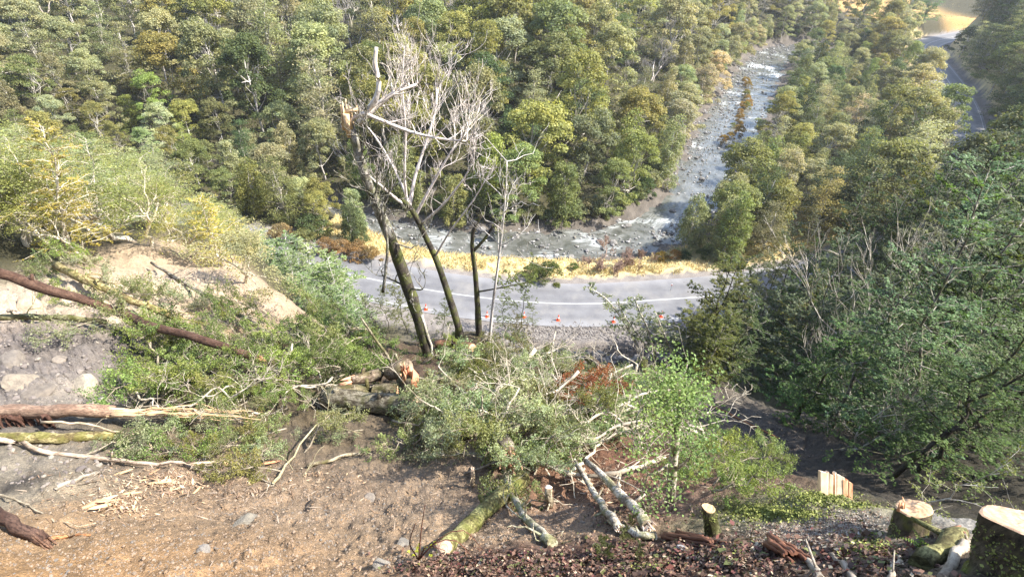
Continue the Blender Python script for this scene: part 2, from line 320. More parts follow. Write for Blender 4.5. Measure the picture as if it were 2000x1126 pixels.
def build_ground():
    nr = 640; rad = np.r_[0.0, 0.5 * (560 / 0.5) ** (np.arange(nr) / (nr - 1))]
    az = np.r_[np.linspace(-62, 62, 980), np.linspace(62, 298, 90)[1:-1]] * math.pi / 180; na = len(az)
    X = rad[1:, None] * np.sin(az); Y = rad[1:, None] * np.cos(az)
    x, y = X.ravel(), Y.ravel()
    h = hgt(x, y)
    r = np.hypot(x, y)
    dr, _, sr_ = pdist(x, y, ROAD); dv, iv, sv = pdist(x, y, RIVC); rt = dv / np.interp(iv, np.arange(len(_rw)), _rw)
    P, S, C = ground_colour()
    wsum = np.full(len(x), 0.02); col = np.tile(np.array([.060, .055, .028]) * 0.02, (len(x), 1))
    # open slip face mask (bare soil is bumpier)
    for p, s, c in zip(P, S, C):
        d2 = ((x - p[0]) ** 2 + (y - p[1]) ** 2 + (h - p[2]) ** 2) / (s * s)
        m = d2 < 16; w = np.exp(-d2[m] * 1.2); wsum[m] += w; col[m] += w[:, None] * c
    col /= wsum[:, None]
    nearm = sstep(30, 18, r)
    h = h + nearm * (1 - sstep(7, 4, dr)) * (fbm(x * 1.3, y * 1.3, 5, .55) * 0.42 + np.abs(fbm(x * 3.1 + y * 1.1, y * 2.2, 4)) * 0.26 - np.abs(fbm(x * 1.7 - y * .5, y * 2.6 + 7, 5, .6)) * .5 * sstep(-1, -5, x) * sstep(6, 9, y) + fbm(x * 7, y * 7, 4, .6) * 0.12 + (np.floor(fbm(x * 2.1 + 3, y * 2.1, 3) * 9) / 9 - fbm(x * 2.1 + 3, y * 2.1, 3)) * .7 * sstep(-3, -6, x) * sstep(6, 9, y))
    # valley: verge grass, gravel shoulders, river bed
    n1 = fbm(x * 0.35, y * 0.35, 4); n2 = fbm(x * 1.7, y * 1.7, 4)
    far = y > 30
    verge = far & (dr < 15) & (rt > 1.05) & (sv < 0) & (x > -24)
    g = np.array([.56, .45, .23]) * (1 + n2[:, None]) ; wv = (sstep(15, 10, dr + n1 * 8) * verge * (y > 44))[:, None]; col = col * (1 - wv) + g * wv
    bend = sstep(34, 24, np.hypot(x - 150, y - 255) ) [:, None] * 0.9; col = col * (1 - bend) + np.array([.42, .27, .10]) * bend
    sh = (np.where(sr_ > 0, sstep(5.4, 4.6, dr + n2 * 1.2), sstep(6.6, 5.6, dr + n2 * 1.6)) * (y > 38))[:, None]; col = col * (1 - sh) + np.array([.21, .19, .175]) * (1 + n2[:, None] * .8) * sh
    rb = sstep(1.35, 1.1, rt + n1 * .3)[:, None]; col = col * (1 - rb) + np.array([.115, .10, .085]) * (1 + n2[:, None] * 1.2) * rb
    fl = nearm[:, None]; col = col * (1 + fl * (0.55 * fbm(x * 2.3, y * 2.3, 5, .6) + 0.5 * fbm(x * 11, y * 11, 3))[:, None])
    col = np.clip(col, .012, .7)
    global GRID
    GRID = (np.log(rad[1:]), np.r_[az, az[0] + 2 * math.pi], np.c_[h.reshape(nr, na), h.reshape(nr, na)[:, :1]])
    V = np.vstack([[0, 0, H(0, 0)], np.c_[x, y, h]])
    i = (np.arange(nr - 1)[:, None] * na + 1); j = np.arange(na)[None]; j2 = (j + 1) % na
    q = np.stack([i + j, i + na + j, i + na + j2, i + j2], -1).reshape(-1, 4)
    mb = MB(); mb.add(V, q, 0, True)
    jj = np.arange(na); mb.f.append(np.stack([np.zeros(na, int), 1 + jj, 1 + (jj + 1) % na], -1)); mb.m.append(np.zeros(na)); mb.sm.append(np.ones(na, bool))
    m, n, l, b = mat("earth")
    at = n.new("ShaderNodeAttribute"); at.attribute_name = "earth"; tc = n.new("ShaderNodeTexCoord")
    a = noise(n, l, 9, 8, tc.outputs["Object"], .7); c2 = noise(n, l, 45, 4, tc.outputs["Object"], .6)
    r1 = ramp(n, l, a.outputs[0], [(.3, (.66, .66, .68)), (.5, (1, .98, .96)), (.72, (1.4, 1.36, 1.28))]); r2 = ramp(n, l, c2.outputs[0], [(.3, grey(.6)), (.62, grey(1.1)), (.72, grey(1.7))])
    cc = mixc(n, l, mixc(n, l, at.outputs["Color"], r1.outputs[0], 1., 'MULTIPLY'), r2.outputs[0], 1., 'MULTIPLY')
    l.new(cc, b.inputs["Base Color"]); b.inputs["Roughness"].default_value = .9; b.inputs["Specular IOR Level"].default_value = .25
    ad = n.new("ShaderNodeMath"); ad.operation = 'ADD'; l.new(a.outputs[0], ad.inputs[0]); l.new(c2.outputs[0], ad.inputs[1]); bump(n, l, b, ad.outputs[0], .8, .05)
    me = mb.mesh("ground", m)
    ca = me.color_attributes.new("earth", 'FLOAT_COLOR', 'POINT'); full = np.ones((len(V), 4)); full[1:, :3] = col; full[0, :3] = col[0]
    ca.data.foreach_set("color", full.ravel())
    tag(link("ground", me), None, None, None, "structure")
build_ground()
def hgt(x, y):
    """height of the finished ground mesh (bilinear on its polar grid)"""
    x = np.atleast_1d(np.asarray(x, float)); y = np.atleast_1d(np.asarray(y, float)); lr, az, h = GRID
    a = np.arctan2(x, y); a = np.where(a < az[0], a + 2 * math.pi, a); r = np.log(np.maximum(np.hypot(x, y), .51))
    i = np.clip((r - lr[0]) / (lr[1] - lr[0]), 0, len(lr) - 1.001); j = np.clip(np.interp(a, az, np.arange(len(az))), 0, len(az) - 1.001)
    i0 = i.astype(int); j0 = j.astype(int); u = i - i0; v = j - j0
    return (h[i0, j0] * (1 - u) + h[i0 + 1, j0] * u) * (1 - v) + (h[i0, j0 + 1] * (1 - u) + h[i0 + 1, j0 + 1] * u) * v
def strip(pl, o0, o1, z, n=1):
    t = norm(np.gradient(pl, axis=0)); nn = np.c_[-t[:, 1], t[:, 0]]
    offs = np.linspace(o0, o1, n + 1); V = []
    for o in offs: V.append(np.c_[pl + nn * o, np.full(len(pl), z)])
    V = np.stack(V, 1); k = n + 1; i = np.arange(len(pl) - 1)[:, None] * k; j = np.arange(n)[None]
    return V.reshape(-1, 3), np.stack([i + j + 1, i + j, i + k + j, i + k + j + 1], -1).reshape(-1, 4)
def build_road():
    m, n, l, b = mat("asphalt"); tc = n.new("ShaderNodeTexCoord")
    a = noise(n, l, .6, 5, tc.outputs["Object"]); c = noise(n, l, 18, 4, tc.outputs["Object"])
    at = n.new("ShaderNodeAttribute"); at.attribute_name = "across"; d2 = noise(n, l, .25, 6, tc.outputs["Object"], .7)
    tr = ramp(n, l, at.outputs["Fac"], [(0, grey(1.35)), (.1, grey(1.2)), (.2, grey(.88)), (.3, grey(1.02)), (.4, grey(.9)), (.5, grey(1.06)), (.6, grey(.88)), (.7, grey(1.0)), (.8, grey(.9)), (.9, grey(1.15)), (1, grey(1.4))])
    r = ramp(n, l, a.outputs[0], [(.3, (.115, .112, .116)), (.7, (.17, .166, .167))]); r = type('R', (), {'outputs': [mixc(n, l, mixc(n, l, r.outputs[0], tr.outputs[0], 1., 'MULTIPLY'), (.215, .20, .18), ramp(n, l, d2.outputs[0], [(.52, grey(0)), (.68, grey(.7))]).outputs[0])]}); r2 = ramp(n, l, c.outputs[0], [(.3, grey(.85)), (.7, grey(1.12))])
    l.new(mixc(n, l, r.outputs[0], r2.outputs[0], 1., 'MULTIPLY'), b.inputs["Base Color"]); b.inputs["Roughness"].default_value = .62; bump(n, l, b, c.outputs[0], .3, .01)
    mb = MB(); mb.add(*strip(ROAD, -RHW, RHW, 0.05, 20)); me = mb.mesh("road", m); at = me.attributes.new("across", 'FLOAT', 'POINT'); at.data.foreach_set("value", np.tile(np.linspace(0, 1, 21), len(ROAD))); tag(link("road", me), kind="structure")
    w = plain_material("road_paint", (.56, .56, .55), .6, 3, .2)
    mb = MB(); mb.add(*strip(ROAD, .02, .12, 0.056)); [mb.add(*strip(ROAD[a:b], -3.22, -3.14, 0.056)) for a, b in ((0, 46), (48, 52), (58, 63), (66, 74), (80, 200))];
    tag(link("road_markings", mb.mesh("road_markings", w)), kind="structure")
build_road()
def build_river():
    m, n, l, b = mat("river_water"); tc = n.new("ShaderNodeTexCoord")
    mp = n.new("ShaderNodeMapping"); l.new(tc.outputs["Object"], mp.inputs[0])
    a = noise(n, l, .45, 4, mp.outputs[0], .6, 1.0); fa = n.new("ShaderNodeAttribute"); fa.attribute_name = "flow"; f = noise(n, l, 1.7, 7, fa.outputs["Vector"], .75, .8)
    at = n.new("ShaderNodeAttribute"); at.attribute_name = "foam"
    ad = n.new("ShaderNodeMath"); ad.operation = 'MULTIPLY'; l.new(at.outputs["Fac"], ad.inputs[0]); l.new(f.outputs[0], ad.inputs[1])
    fr = ramp(n, l, ad.outputs[0], [(.27, grey(0)), (.46, grey(.62))])
    wc = ramp(n, l, a.outputs[0], [(.35, (.06, .062, .052)), (.65, (.14, .14, .128))])
    l.new(mixc(n, l, wc.outputs[0], (.72, .75, .75), fr.outputs[0]), b.inputs["Base Color"])
    rr = ramp(n, l, fr.outputs[0], [(0, grey(.13)), (1, grey(.7))]); l.new(rr.outputs[0], b.inputs["Roughness"])
    bump(n, l, b, f.outputs[0], .55, .12)
    mb = MB(); K = 40; pl = RIVC; t = norm(np.gradient(pl, axis=0)); nn = np.c_[-t[:, 1], t[:, 0]]
    u = np.linspace(-1.12, 1.12, K); pl2 = np.repeat(pl, 1, 0)
    # finer along the stream
    fi = np.linspace(0, len(pl) - 1, len(pl) * 3); pf = np.c_[np.interp(fi, np.arange(len(pl)), pl[:, 0]), np.interp(fi, np.arange(len(pl)), pl[:, 1])]
    nf = np.c_[np.interp(fi, np.arange(len(pl)), nn[:, 0]), np.interp(fi, np.arange(len(pl)), nn[:, 1])]; wf = np.interp(fi, np.arange(len(pl)), _rw)
    XY = pf[:, None] + nf[:, None] * (u[None] * wf[:, None])[..., None]
    zz = -3.0 + fbm(XY[..., 0] * .9, XY[..., 1] * .9, 4) * .28
    k = K; i = np.arange(len(pf) - 1)[:, None] * k; j = np.arange(K - 1)[None]
    q = np.stack([i + j + 1, i + j, i + k + j, i + k + j + 1], -1).reshape(-1, 4)
    V = np.dstack([XY, zz]).reshape(-1, 3); mb.add(V, q, 0, True)
    me = mb.mesh("river", m)
    s = fi[:, None] * 1.5; fo = .28 + 1.2 * fbm(XY[..., 0] * .22, XY[..., 1] * .22, 3) + np.where(np.abs(s - 60) < 26, .07, 0)
    # rapids by the bend
    for (cx, cy, rad, am) in ((3.5, 61.5, 4, .25), (16, 73, 6, .08), (22, 80, 6, .06), (10, 66, 8, .1), (75, 165, 24, .25), (42, 105, 14, .2)):
        fo = fo + am * np.exp(-((XY[..., 0] - cx) ** 2 + (XY[..., 1] - cy) ** 2) / rad ** 2)
    fl = me.attributes.new("flow", 'FLOAT_VECTOR', 'POINT'); fl.data.foreach_set("vector", np.dstack([np.repeat(s * .22, K, 1), u[None] * wf[:, None], np.zeros(XY.shape[:2])]).ravel())
    at = me.attributes.new("foam", 'FLOAT', 'POINT'); at.data.foreach_set("value", np.clip(fo, 0, 1).ravel())
    tag(link("river", me), kind="structure")
build_river()
# ------------------------------------------------------------------ plant builders
def crown_mass(rng, Hh, R, z0, nclump, per, leaf, flat=.55, top=1.0, rc=(.22, .36), up=.5, power=.5, lobes=.25):
    """a crown of leaf clumps spread over a domed volume; returns leaf arrays and the clump centres"""
    C = []; RC = []
    ph = rng.rand() * 6.28
    for k in range(nclump):
        a = k * 2.39996 + rng.rand() * .8; rho = math.sqrt((k + .5) / nclump) * (1 + lobes * math.sin(2 * a + ph) + .15 * rng.randn() * .6)
        prof = max(0.0, 1 - min(rho, 1.0) ** 2) ** power
        zz = z0 + (Hh - z0) * (prof * top * (.82 + .22 * rng.rand()))
        if rng.rand() < .22: zz = z0 + (zz - z0) * rng.rand() * .8
        C.append((R * rho * math.cos(a), R * rho * math.sin(a), zz)); RC.append(R * rng.uniform(*rc) * (1.15 - .4 * rho))
    C = np.array(C); RC = np.array(RC)
    idx = np.repeat(np.arange(nclump), per); N = len(idx)
    d = norm(rng.randn(N, 3)); low = d[:, 2] < -.35; d[low, 2] *= -1
    rad = RC[idx] * (1.05 - .45 * rng.rand(N) ** 2)
    p = C[idx] + d * rad[:, None] * np.array([1, 1, flat]); p += rng.randn(N, 3) * leaf * .3
    nr = d * .7 + np.array([0, 0, up]) + rng.randn(N, 3) * .55
    return p, nr, leaf * rng.uniform(.6, 1.35, N), C
def trunk_limbs(rng, C, Hh, r0, z0, nl, mb, n=5, lean=.03, mats=0, stems=1):
    for s in range(stems):
        base = np.array([rng.randn() * .25 * (stems > 1), rng.randn() * .25 * (stems > 1), -.6])
        topz = z0 + (Hh - z0) * .75; tp = np.array([rng.randn() * lean * Hh, rng.randn() * lean * Hh, topz])
        if stems > 1: tp[:2] = C[rng.randint(len(C))][:2] * .6
        tr = curve(base, tp, rng, 7, .03); tube(mb, tr, np.linspace(r0, r0 * .35, 7) / math.sqrt(stems), 6, mats)
        for k in rng.permutation(len(C))[:nl // stems]:
            f = rng.uniform(.35, .95); i = int(f * 6); p = tr[i]
            q = C[k]
            if q[2] < p[2] - .3: p = tr[2]
            tube(mb, curve(p, q, rng, 5, .07, .03), np.linspace(r0 * .32, r0 * .06, 5), 4, mats, False)
def mk_far(rng, kind):
    """an unscaled forest tree about 10 m tall: (trunk mesh, crown mesh)"""
    tb, cb = MB(), MB()
    if kind == 'dome':
        p, nr, s, C = crown_mass(rng, 10, 3.7, 2.6, 58, 215, .245, .62, 1, (.2, .34)); trunk_limbs(rng, C, 10, .17, 3.6, 12, tb)
    elif kind == 'wispy':
        p, nr, s, C = crown_mass(rng, 10.5, 3.1, 2.4, 50, 165, .215, .5, 1, (.2, .34), .4, .7, .4); trunk_limbs(rng, C, 10.5, .15, 3.0, 26, tb, stems=2)
    elif kind == 'column':
        p, nr, s, C = crown_mass(rng, 9.5, 2.5, .8, 50, 190, .235, .75, 1, (.24, .38), .25, .75, .25); trunk_limbs(rng, C, 9.5, .16, 1.5, 14, tb, stems=2)
        k = rng.rand(len(p)) < .45; p[k, 2] = p[k, 2] * rng.uniform(.35, .95, k.sum())
    elif kind == 'tier':
        P = []; NR = []; S = []; CC = []
        for t in range(13):
            z = 1.4 + 8.8 * t / 12; R = 3.2 * (1 - (t / 13) ** 1.6) + .4
            for k in range(max(2, int(5 * R / 2))):
                a = rng.rand() * 6.28; rr = R * rng.uniform(.3, 1); c = np.array([rr * math.cos(a), rr * math.sin(a), z + rng.randn() * .3]); CC.append(c)
                m = 95; q = rng.randn(m, 3) * np.array([.55, .55, .13]); P.append(c + q); NR.append(rng.randn(m, 3) * .45 + np.array([.0, 0, 1])); S.append(.21 * rng.uniform(.6, 1.3, m))
        p, nr, s, C = np.vstack(P), np.vstack(NR), np.concatenate(S), np.array(CC); trunk_limbs(rng, C, 10.5, .2, 3, 34, tb)
    elif kind == 'cone':
        p, nr, s, C = crown_mass(rng, 10.5, 2.4, 1.6, 46, 200, .24, .6, 1, (.26, .4), .3, 1.3, .15); trunk_limbs(rng, C, 9, .2, 2, 8, tb)
    elif kind == 'bush':
        p, nr, s, C = crown_mass(rng, 2.4, 1.6, .1, 24, 130, .17, .7, 1, (.26, .4), .3, .5, .2); trunk_limbs(rng, C, 2.4, .05, .3, 10, tb)
    leaves(cb, p, nr, s, rng, .7)
    return tb.mesh("trunk", BARKP if kind in ('wispy', 'tier') else BARKG), cb.mesh("crown", LEAF)
def sprays(rng, cb, tb, trunk, nbr, L, leaf, droop=.1, z0=.25, dens=38, mat_t=0, rise=.25, tw=7, r0=.02, thick=.3):
    """flat fans of twigs with rows of small leaves, as on a beech branch"""
    trunk = np.asarray(trunk); k = len(trunk); zs = trunk[:, 2]
    P, NR, S, T = [], [], [], []
    for b in range(nbr):
        f = z0 + (1 - z0) * (b + rng.rand()) / nbr; i = f * (k - 1); i0 = min(int(i), k - 2); p = trunk[i0] + (trunk[i0 + 1] - trunk[i0]) * (i - i0)
        a = b * 2.39996 + rng.randn() * .4; l = L * (1.1 - .75 * max(0, f - .35) / .65) * rng.uniform(.55, 1.15)
        d = np.array([math.cos(a), math.sin(a), rise * rng.uniform(.2, 1.6) * (.5 + f)]); e = p + d * l
        br = curve(p, e, rng, 6, .035, droop); tube(tb, br, np.linspace(r0 * (.6 + l / L * .5), r0 * .2, 6), 3, mat_t, False)
        side = norm(np.cross(d, [0, 0, 1.0])); tilt = rng.randn() * .22; nplane = norm(np.cross(side, d)); nplane = nplane * np.sign(nplane[2]) + side * tilt
        for t in range(tw):
            ft = .22 + .78 * (t + rng.rand() * .6) / tw; q = br[min(5, int(ft * 5))] + (e - p) * .03 * rng.randn()
            sg = 1 if t % 2 else -1; tl = l * .42 * (1.12 - ft * .75) * rng.uniform(.6, 1.2)
            td = norm(d * .75 + side * sg * .8 + np.array([0, 0, rng.randn() * .15])); m = max(4, int(dens * tl)); 
            tube(tb, np.stack([q, q + td * tl * .5, q + td * tl]), [r0 * .25, r0 * .18, r0 * .1], 3, mat_t, False)
            u = rng.rand(m); w = (rng.rand(m) - .5) * .38 * tl * (1.1 - u)
            s2 = norm(np.cross(td, nplane)); pp = q + td * (u * tl)[:, None] + s2 * w[:, None] + rng.randn(m, 3) * leaf * thick - np.array([0, 0, 1]) * (u * tl * .12)[:, None]
            P.append(pp); NR.append(nplane + rng.randn(m, 3) * .26); S.append(leaf * rng.uniform(.65, 1.35, m))
    leaves(cb, np.vstack(P), np.vstack(NR), np.concatenate(S), rng, .62)
def mk_near(rng, Hh=8.0, nbr=60, L=2.0, leaf=.1, dens=34, lean=.05, r0=.075, stems=1, z0=.2, bark=None, droop=.06, rise=.3):
    tb, cb = MB(), MB()
    for s in range(stems):
        base = np.array([0, 0, -.5]) + (rng.randn(3) * [.3, .3, 0] if stems > 1 else 0)
        tp = np.array([rng.randn() * lean * Hh * (1 + stems * .5), rng.randn() * lean * Hh * (1 + stems * .5), Hh * rng.uniform(.8, 1.05)])
        tr = curve(base, tp, rng, 10, .02); tube(tb, tr, np.linspace(r0, r0 * .15, 10), 6, 0)
        sprays(rng, cb, tb, tr, nbr // stems, L, leaf, droop, z0, dens, 0, rise, r0=r0 * .3)
    return tb.mesh("trunk", bark or BARKD), cb.mesh("crown", LEAFN)
def grow(mb, rng, p, d, l, r, depth, spread=.6, up=.25, nch=(2, 4), seg=4, shrink=.68, wob=.18, minr=.004, mat=0, tips=None, curl=0.0):
    pts = [np.array(p, float)]; d = norm(np.asarray(d, float))
    for i in range(seg):
        d = norm(d + rng.randn(3) * wob + np.array([0, 0, up * .25])); pts.append(pts[-1] + d * l / seg)
    tube(mb, pts, np.linspace(r, r * .55, seg + 1), 6 if r > .04 else (4 if r > .012 else 3), mat, False)
    if depth <= 0:
        if tips is not None: tips.append((pts[-1], d)); 
        return
    for c in range(rng.randint(nch[0], nch[1] + 1)):
        i = seg if c == 0 else rng.randint(1, seg + 1)
        nd = norm(d + rng.randn(3) * spread + np.array([0, 0, up])); f = r * (1 - .45 * i / seg)
        grow(mb, rng, pts[i], nd, l * shrink * rng.uniform(.75, 1.2), max(minr, f * (.72 if c == 0 else .55)), depth - 1, spread, up, nch, seg, shrink, wob, minr, mat, tips, curl)
def mk_bare(rng, Hh=7, r0=.14, depth=5, spread=.5, up=.35, bark=None, stems=1, minr=.012):
    tb, cb = MB(), MB()
    for s in range(stems):
        a = rng.rand() * 6.28; t0 = np.array([rng.randn() * .2, rng.randn() * .2, -.5]); t1 = np.array([math.cos(a) * Hh * .1 * stems, math.sin(a) * Hh * .1 * stems, Hh * .35])
        tr = curve(t0, t1, rng, 5, .04); tube(tb, tr, np.linspace(r0, r0 * .7, 5), 6)
        for c in range(3):
            grow(cb, rng, tr[-1 - (c > 1)], norm(t1 - t0) + rng.randn(3) * .45, Hh * .25, r0 * .55, depth - 1, spread, up, (2, 4), 3, .7, .16, minr)
    return tb.mesh("trunk", bark or BARKG), cb.mesh("bare_crown", bark or BARKG)
def mk_flat(rng, Hh=7.5, r0=.105, pad=.85, leaf=.13, lean=(0, 0), depth=3, bark=None):
    """twisted pale limbs that end in flat pads of leaves"""
    tb, cb = MB(), MB(); tips = []
    t1 = np.array([lean[0] * Hh * .5, lean[1] * Hh * .5, Hh * .38]); tr = curve((0, 0, -.5), t1, rng, 6, .06); tube(tb, tr, np.linspace(r0, r0 * .75, 6), 7)
    for c in range(4):
        a = c * 1.57 + rng.rand(); grow(tb, rng, tr[-1 - c % 2], np.array([math.cos(a) * .8 + lean[0], math.sin(a) * .8 + lean[1], .9]), Hh * .27, r0 * .6, depth, .55, .3, (2, 3), 5, .72, .28, .012, 0, tips)
    P, NR, S = [], [], []
    for (q, d) in tips:
        m = int(105 * pad * rng.uniform(.6, 1.3)); R = pad * rng.uniform(.5, .95)
        th = rng.rand(m) * 6.28; rr = R * np.sqrt(rng.rand(m)); pp = q + np.c_[rr * np.cos(th), rr * np.sin(th), .22 * R - .45 * rr ** 2 / R + rng.randn(m) * .08]
        P.append(pp); NR.append(rng.randn(m, 3) * .45 + np.array([0, 0, 1.0])); S.append(leaf * rng.uniform(.6, 1.4, m))
    leaves(cb, np.vstack(P), np.vstack(NR), np.concatenate(S), rng, .65)
    return tb.mesh("trunk", bark or BARKP), cb.mesh("crown", LEAFN)
def mk_bough(rng, L=2.2, leaf=.07, nbr=16, bend=.25, dens=60, bark=None, r0=.035, sp=.75):
    """a cut leafy bough lying along +Y"""
    tb, cb = MB(), MB(); e = np.array([rng.randn() * .15 * L, L, bend * L * .4]); st = curve((0, 0, .05), e, rng, 8, .05, bend * .4)
    tube(tb, st, np.linspace(r0, r0 * .2, 8), 5); P, NR, S = [], [], []
    for b in range(nbr):
        f = .25 + .75 * (b + rng.rand()) / nbr; p = st[min(7, int(f * 7))]; sg = 1 if b % 2 else -1
        d = norm(np.array([sg * rng.uniform(.4, 1), rng.uniform(.3, 1.0), rng.uniform(-.1, .75)])); l = L * sp * .5 * (1.15 - f * .6) * rng.uniform(.6, 1.2)
        br = curve(p, p + d * l, rng, 4, .08); tube(tb, br, np.linspace(r0 * .35, r0 * .1, 4), 3, 0, False)
        for t in range(6):
            q = br[0] + (br[-1] - br[0]) * (.25 + .75 * t / 5); td = norm(d + rng.randn(3) * .6); tl = l * .4 * rng.uniform(.6, 1.1); m = max(5, int(dens * tl))
            u = rng.rand(m); pp = q + td * (u * tl)[:, None] + rng.randn(m, 3) * leaf * .75; P.append(pp); NR.append(rng.randn(m, 3) * .7 + np.array([0, 0, .6]) + d * .3); S.append(leaf * rng.uniform(.6, 1.4, m))
    leaves(cb, np.vstack(P), np.vstack(NR), np.concatenate(S), rng, .6)
    return tb.mesh("branch", bark or BARKP), cb.mesh("foliage", LEAFN)
ORD = "first second third fourth fifth sixth seventh eighth ninth tenth eleventh twelfth thirteenth fourteenth fifteenth sixteenth seventeenth eighteenth nineteenth twentieth".split()
TENS = {2: "twenty", 3: "thirty", 4: "forty", 5: "fifty", 6: "sixty", 7: "seventy", 8: "eighty", 9: "ninety"}
def ordinal(i):
    if i < 20: return ORD[i]
    t, u = divmod(i + 1, 10)
    return TENS[t] + "-" + ORD[u - 1] if u else TENS[t][:-1] + "ieth"
PENDING = {}
def later(o, cat, phrase, group, p):
    """label that counts along its kind from the left of the view, written once all are placed"""
    o["category"] = cat; o["group"] = group; PENDING.setdefault(phrase, []).append((pix(p)[0], o))
def write_labels():
    for ph, lst in PENDING.items():
        lst.sort(key=lambda q: q[0])
        for i, (_, o) in enumerate(lst):
            o["label"] = ph if len(lst) == 1 else (ph + ", leftmost of these" if i == 0 else ph + ", rightmost of these" if i == len(lst) - 1 else ph + ", %s from the left" % ordinal(i))
def plant(name, meshes, loc, rot, scale, color, parts=("trunk", "crown"), tint=(1, 1, 1)):
    o = bpy.data.objects.new(name, None); COL.objects.link(o); o.location = loc; o.rotation_euler = rot; o.scale = (scale,) * 3 if np.isscalar(scale) else scale
    link(parts[0], meshes[0], o, tint); link(parts[1], meshes[1], o, color)
    return o
# ------------------------------------------------------------------ the forest over the valley
RG = np.random.RandomState(11)
FAR = {k: [mk_far(np.random.RandomState(100 + i * 7 + j), k) for j in range(nv)] for i, (k, nv) in enumerate((('dome', 4), ('wispy', 4), ('column', 4), ('tier', 3), ('cone', 2), ('bush', 3)))}
BARE = [mk_bare(np.random.RandomState(300 + j), 7.5, .15, 5, .5, .4, BARKG, 2, .018) for j in range(3)]
TONES = {'olive-gold': (.275, .265, .095), 'yellow-green': (.26, .285, .09), 'mid-green': (.19, .22, .09), 'dark green': (.10, .13, .06), 'grey-green': (.28, .285, .16),
         'pale grey-green': (.34, .34, .21), 'brown-tinged': (.25, .225, .12), 'blue-green': (.09, .165, .075), 'bright green': (.12, .24, .045)}
SHAPE = {'dome': "round-crowned", 'wispy': "thin-crowned", 'column': "upright", 'tier': "layered", 'cone': "pointed"}
def jitter(c, a=.14): return tuple(np.clip(np.array(c) * (1 + RG.randn() * a) * (1 + RG.randn(3) * a * .35), .005, .6))
placed = []
def free(x, y, d):
    for (a, b, r) in placed:
        if (a - x) ** 2 + (b - y) ** 2 < (.5 * (d + r)) ** 2: return False
    return True
def zone(px, py, side, d):
    if side == 'far':
        if d < 6: return "on the far river bank"
        lr = "behind" if 560 < px < 960 else ("left of" if px < 560 else "right of")
        v = "low on" if py > 250 else ("midway up" if py > 110 else "high on")
        return v + " far hillside " + lr + " snapped trunk"
    if side == 'mid': return "between road and river, " + ("left of snapped trunk" if px < 800 else ("near" if py > 250 else "far") + " part of row")
    return "on the slope beside the road"
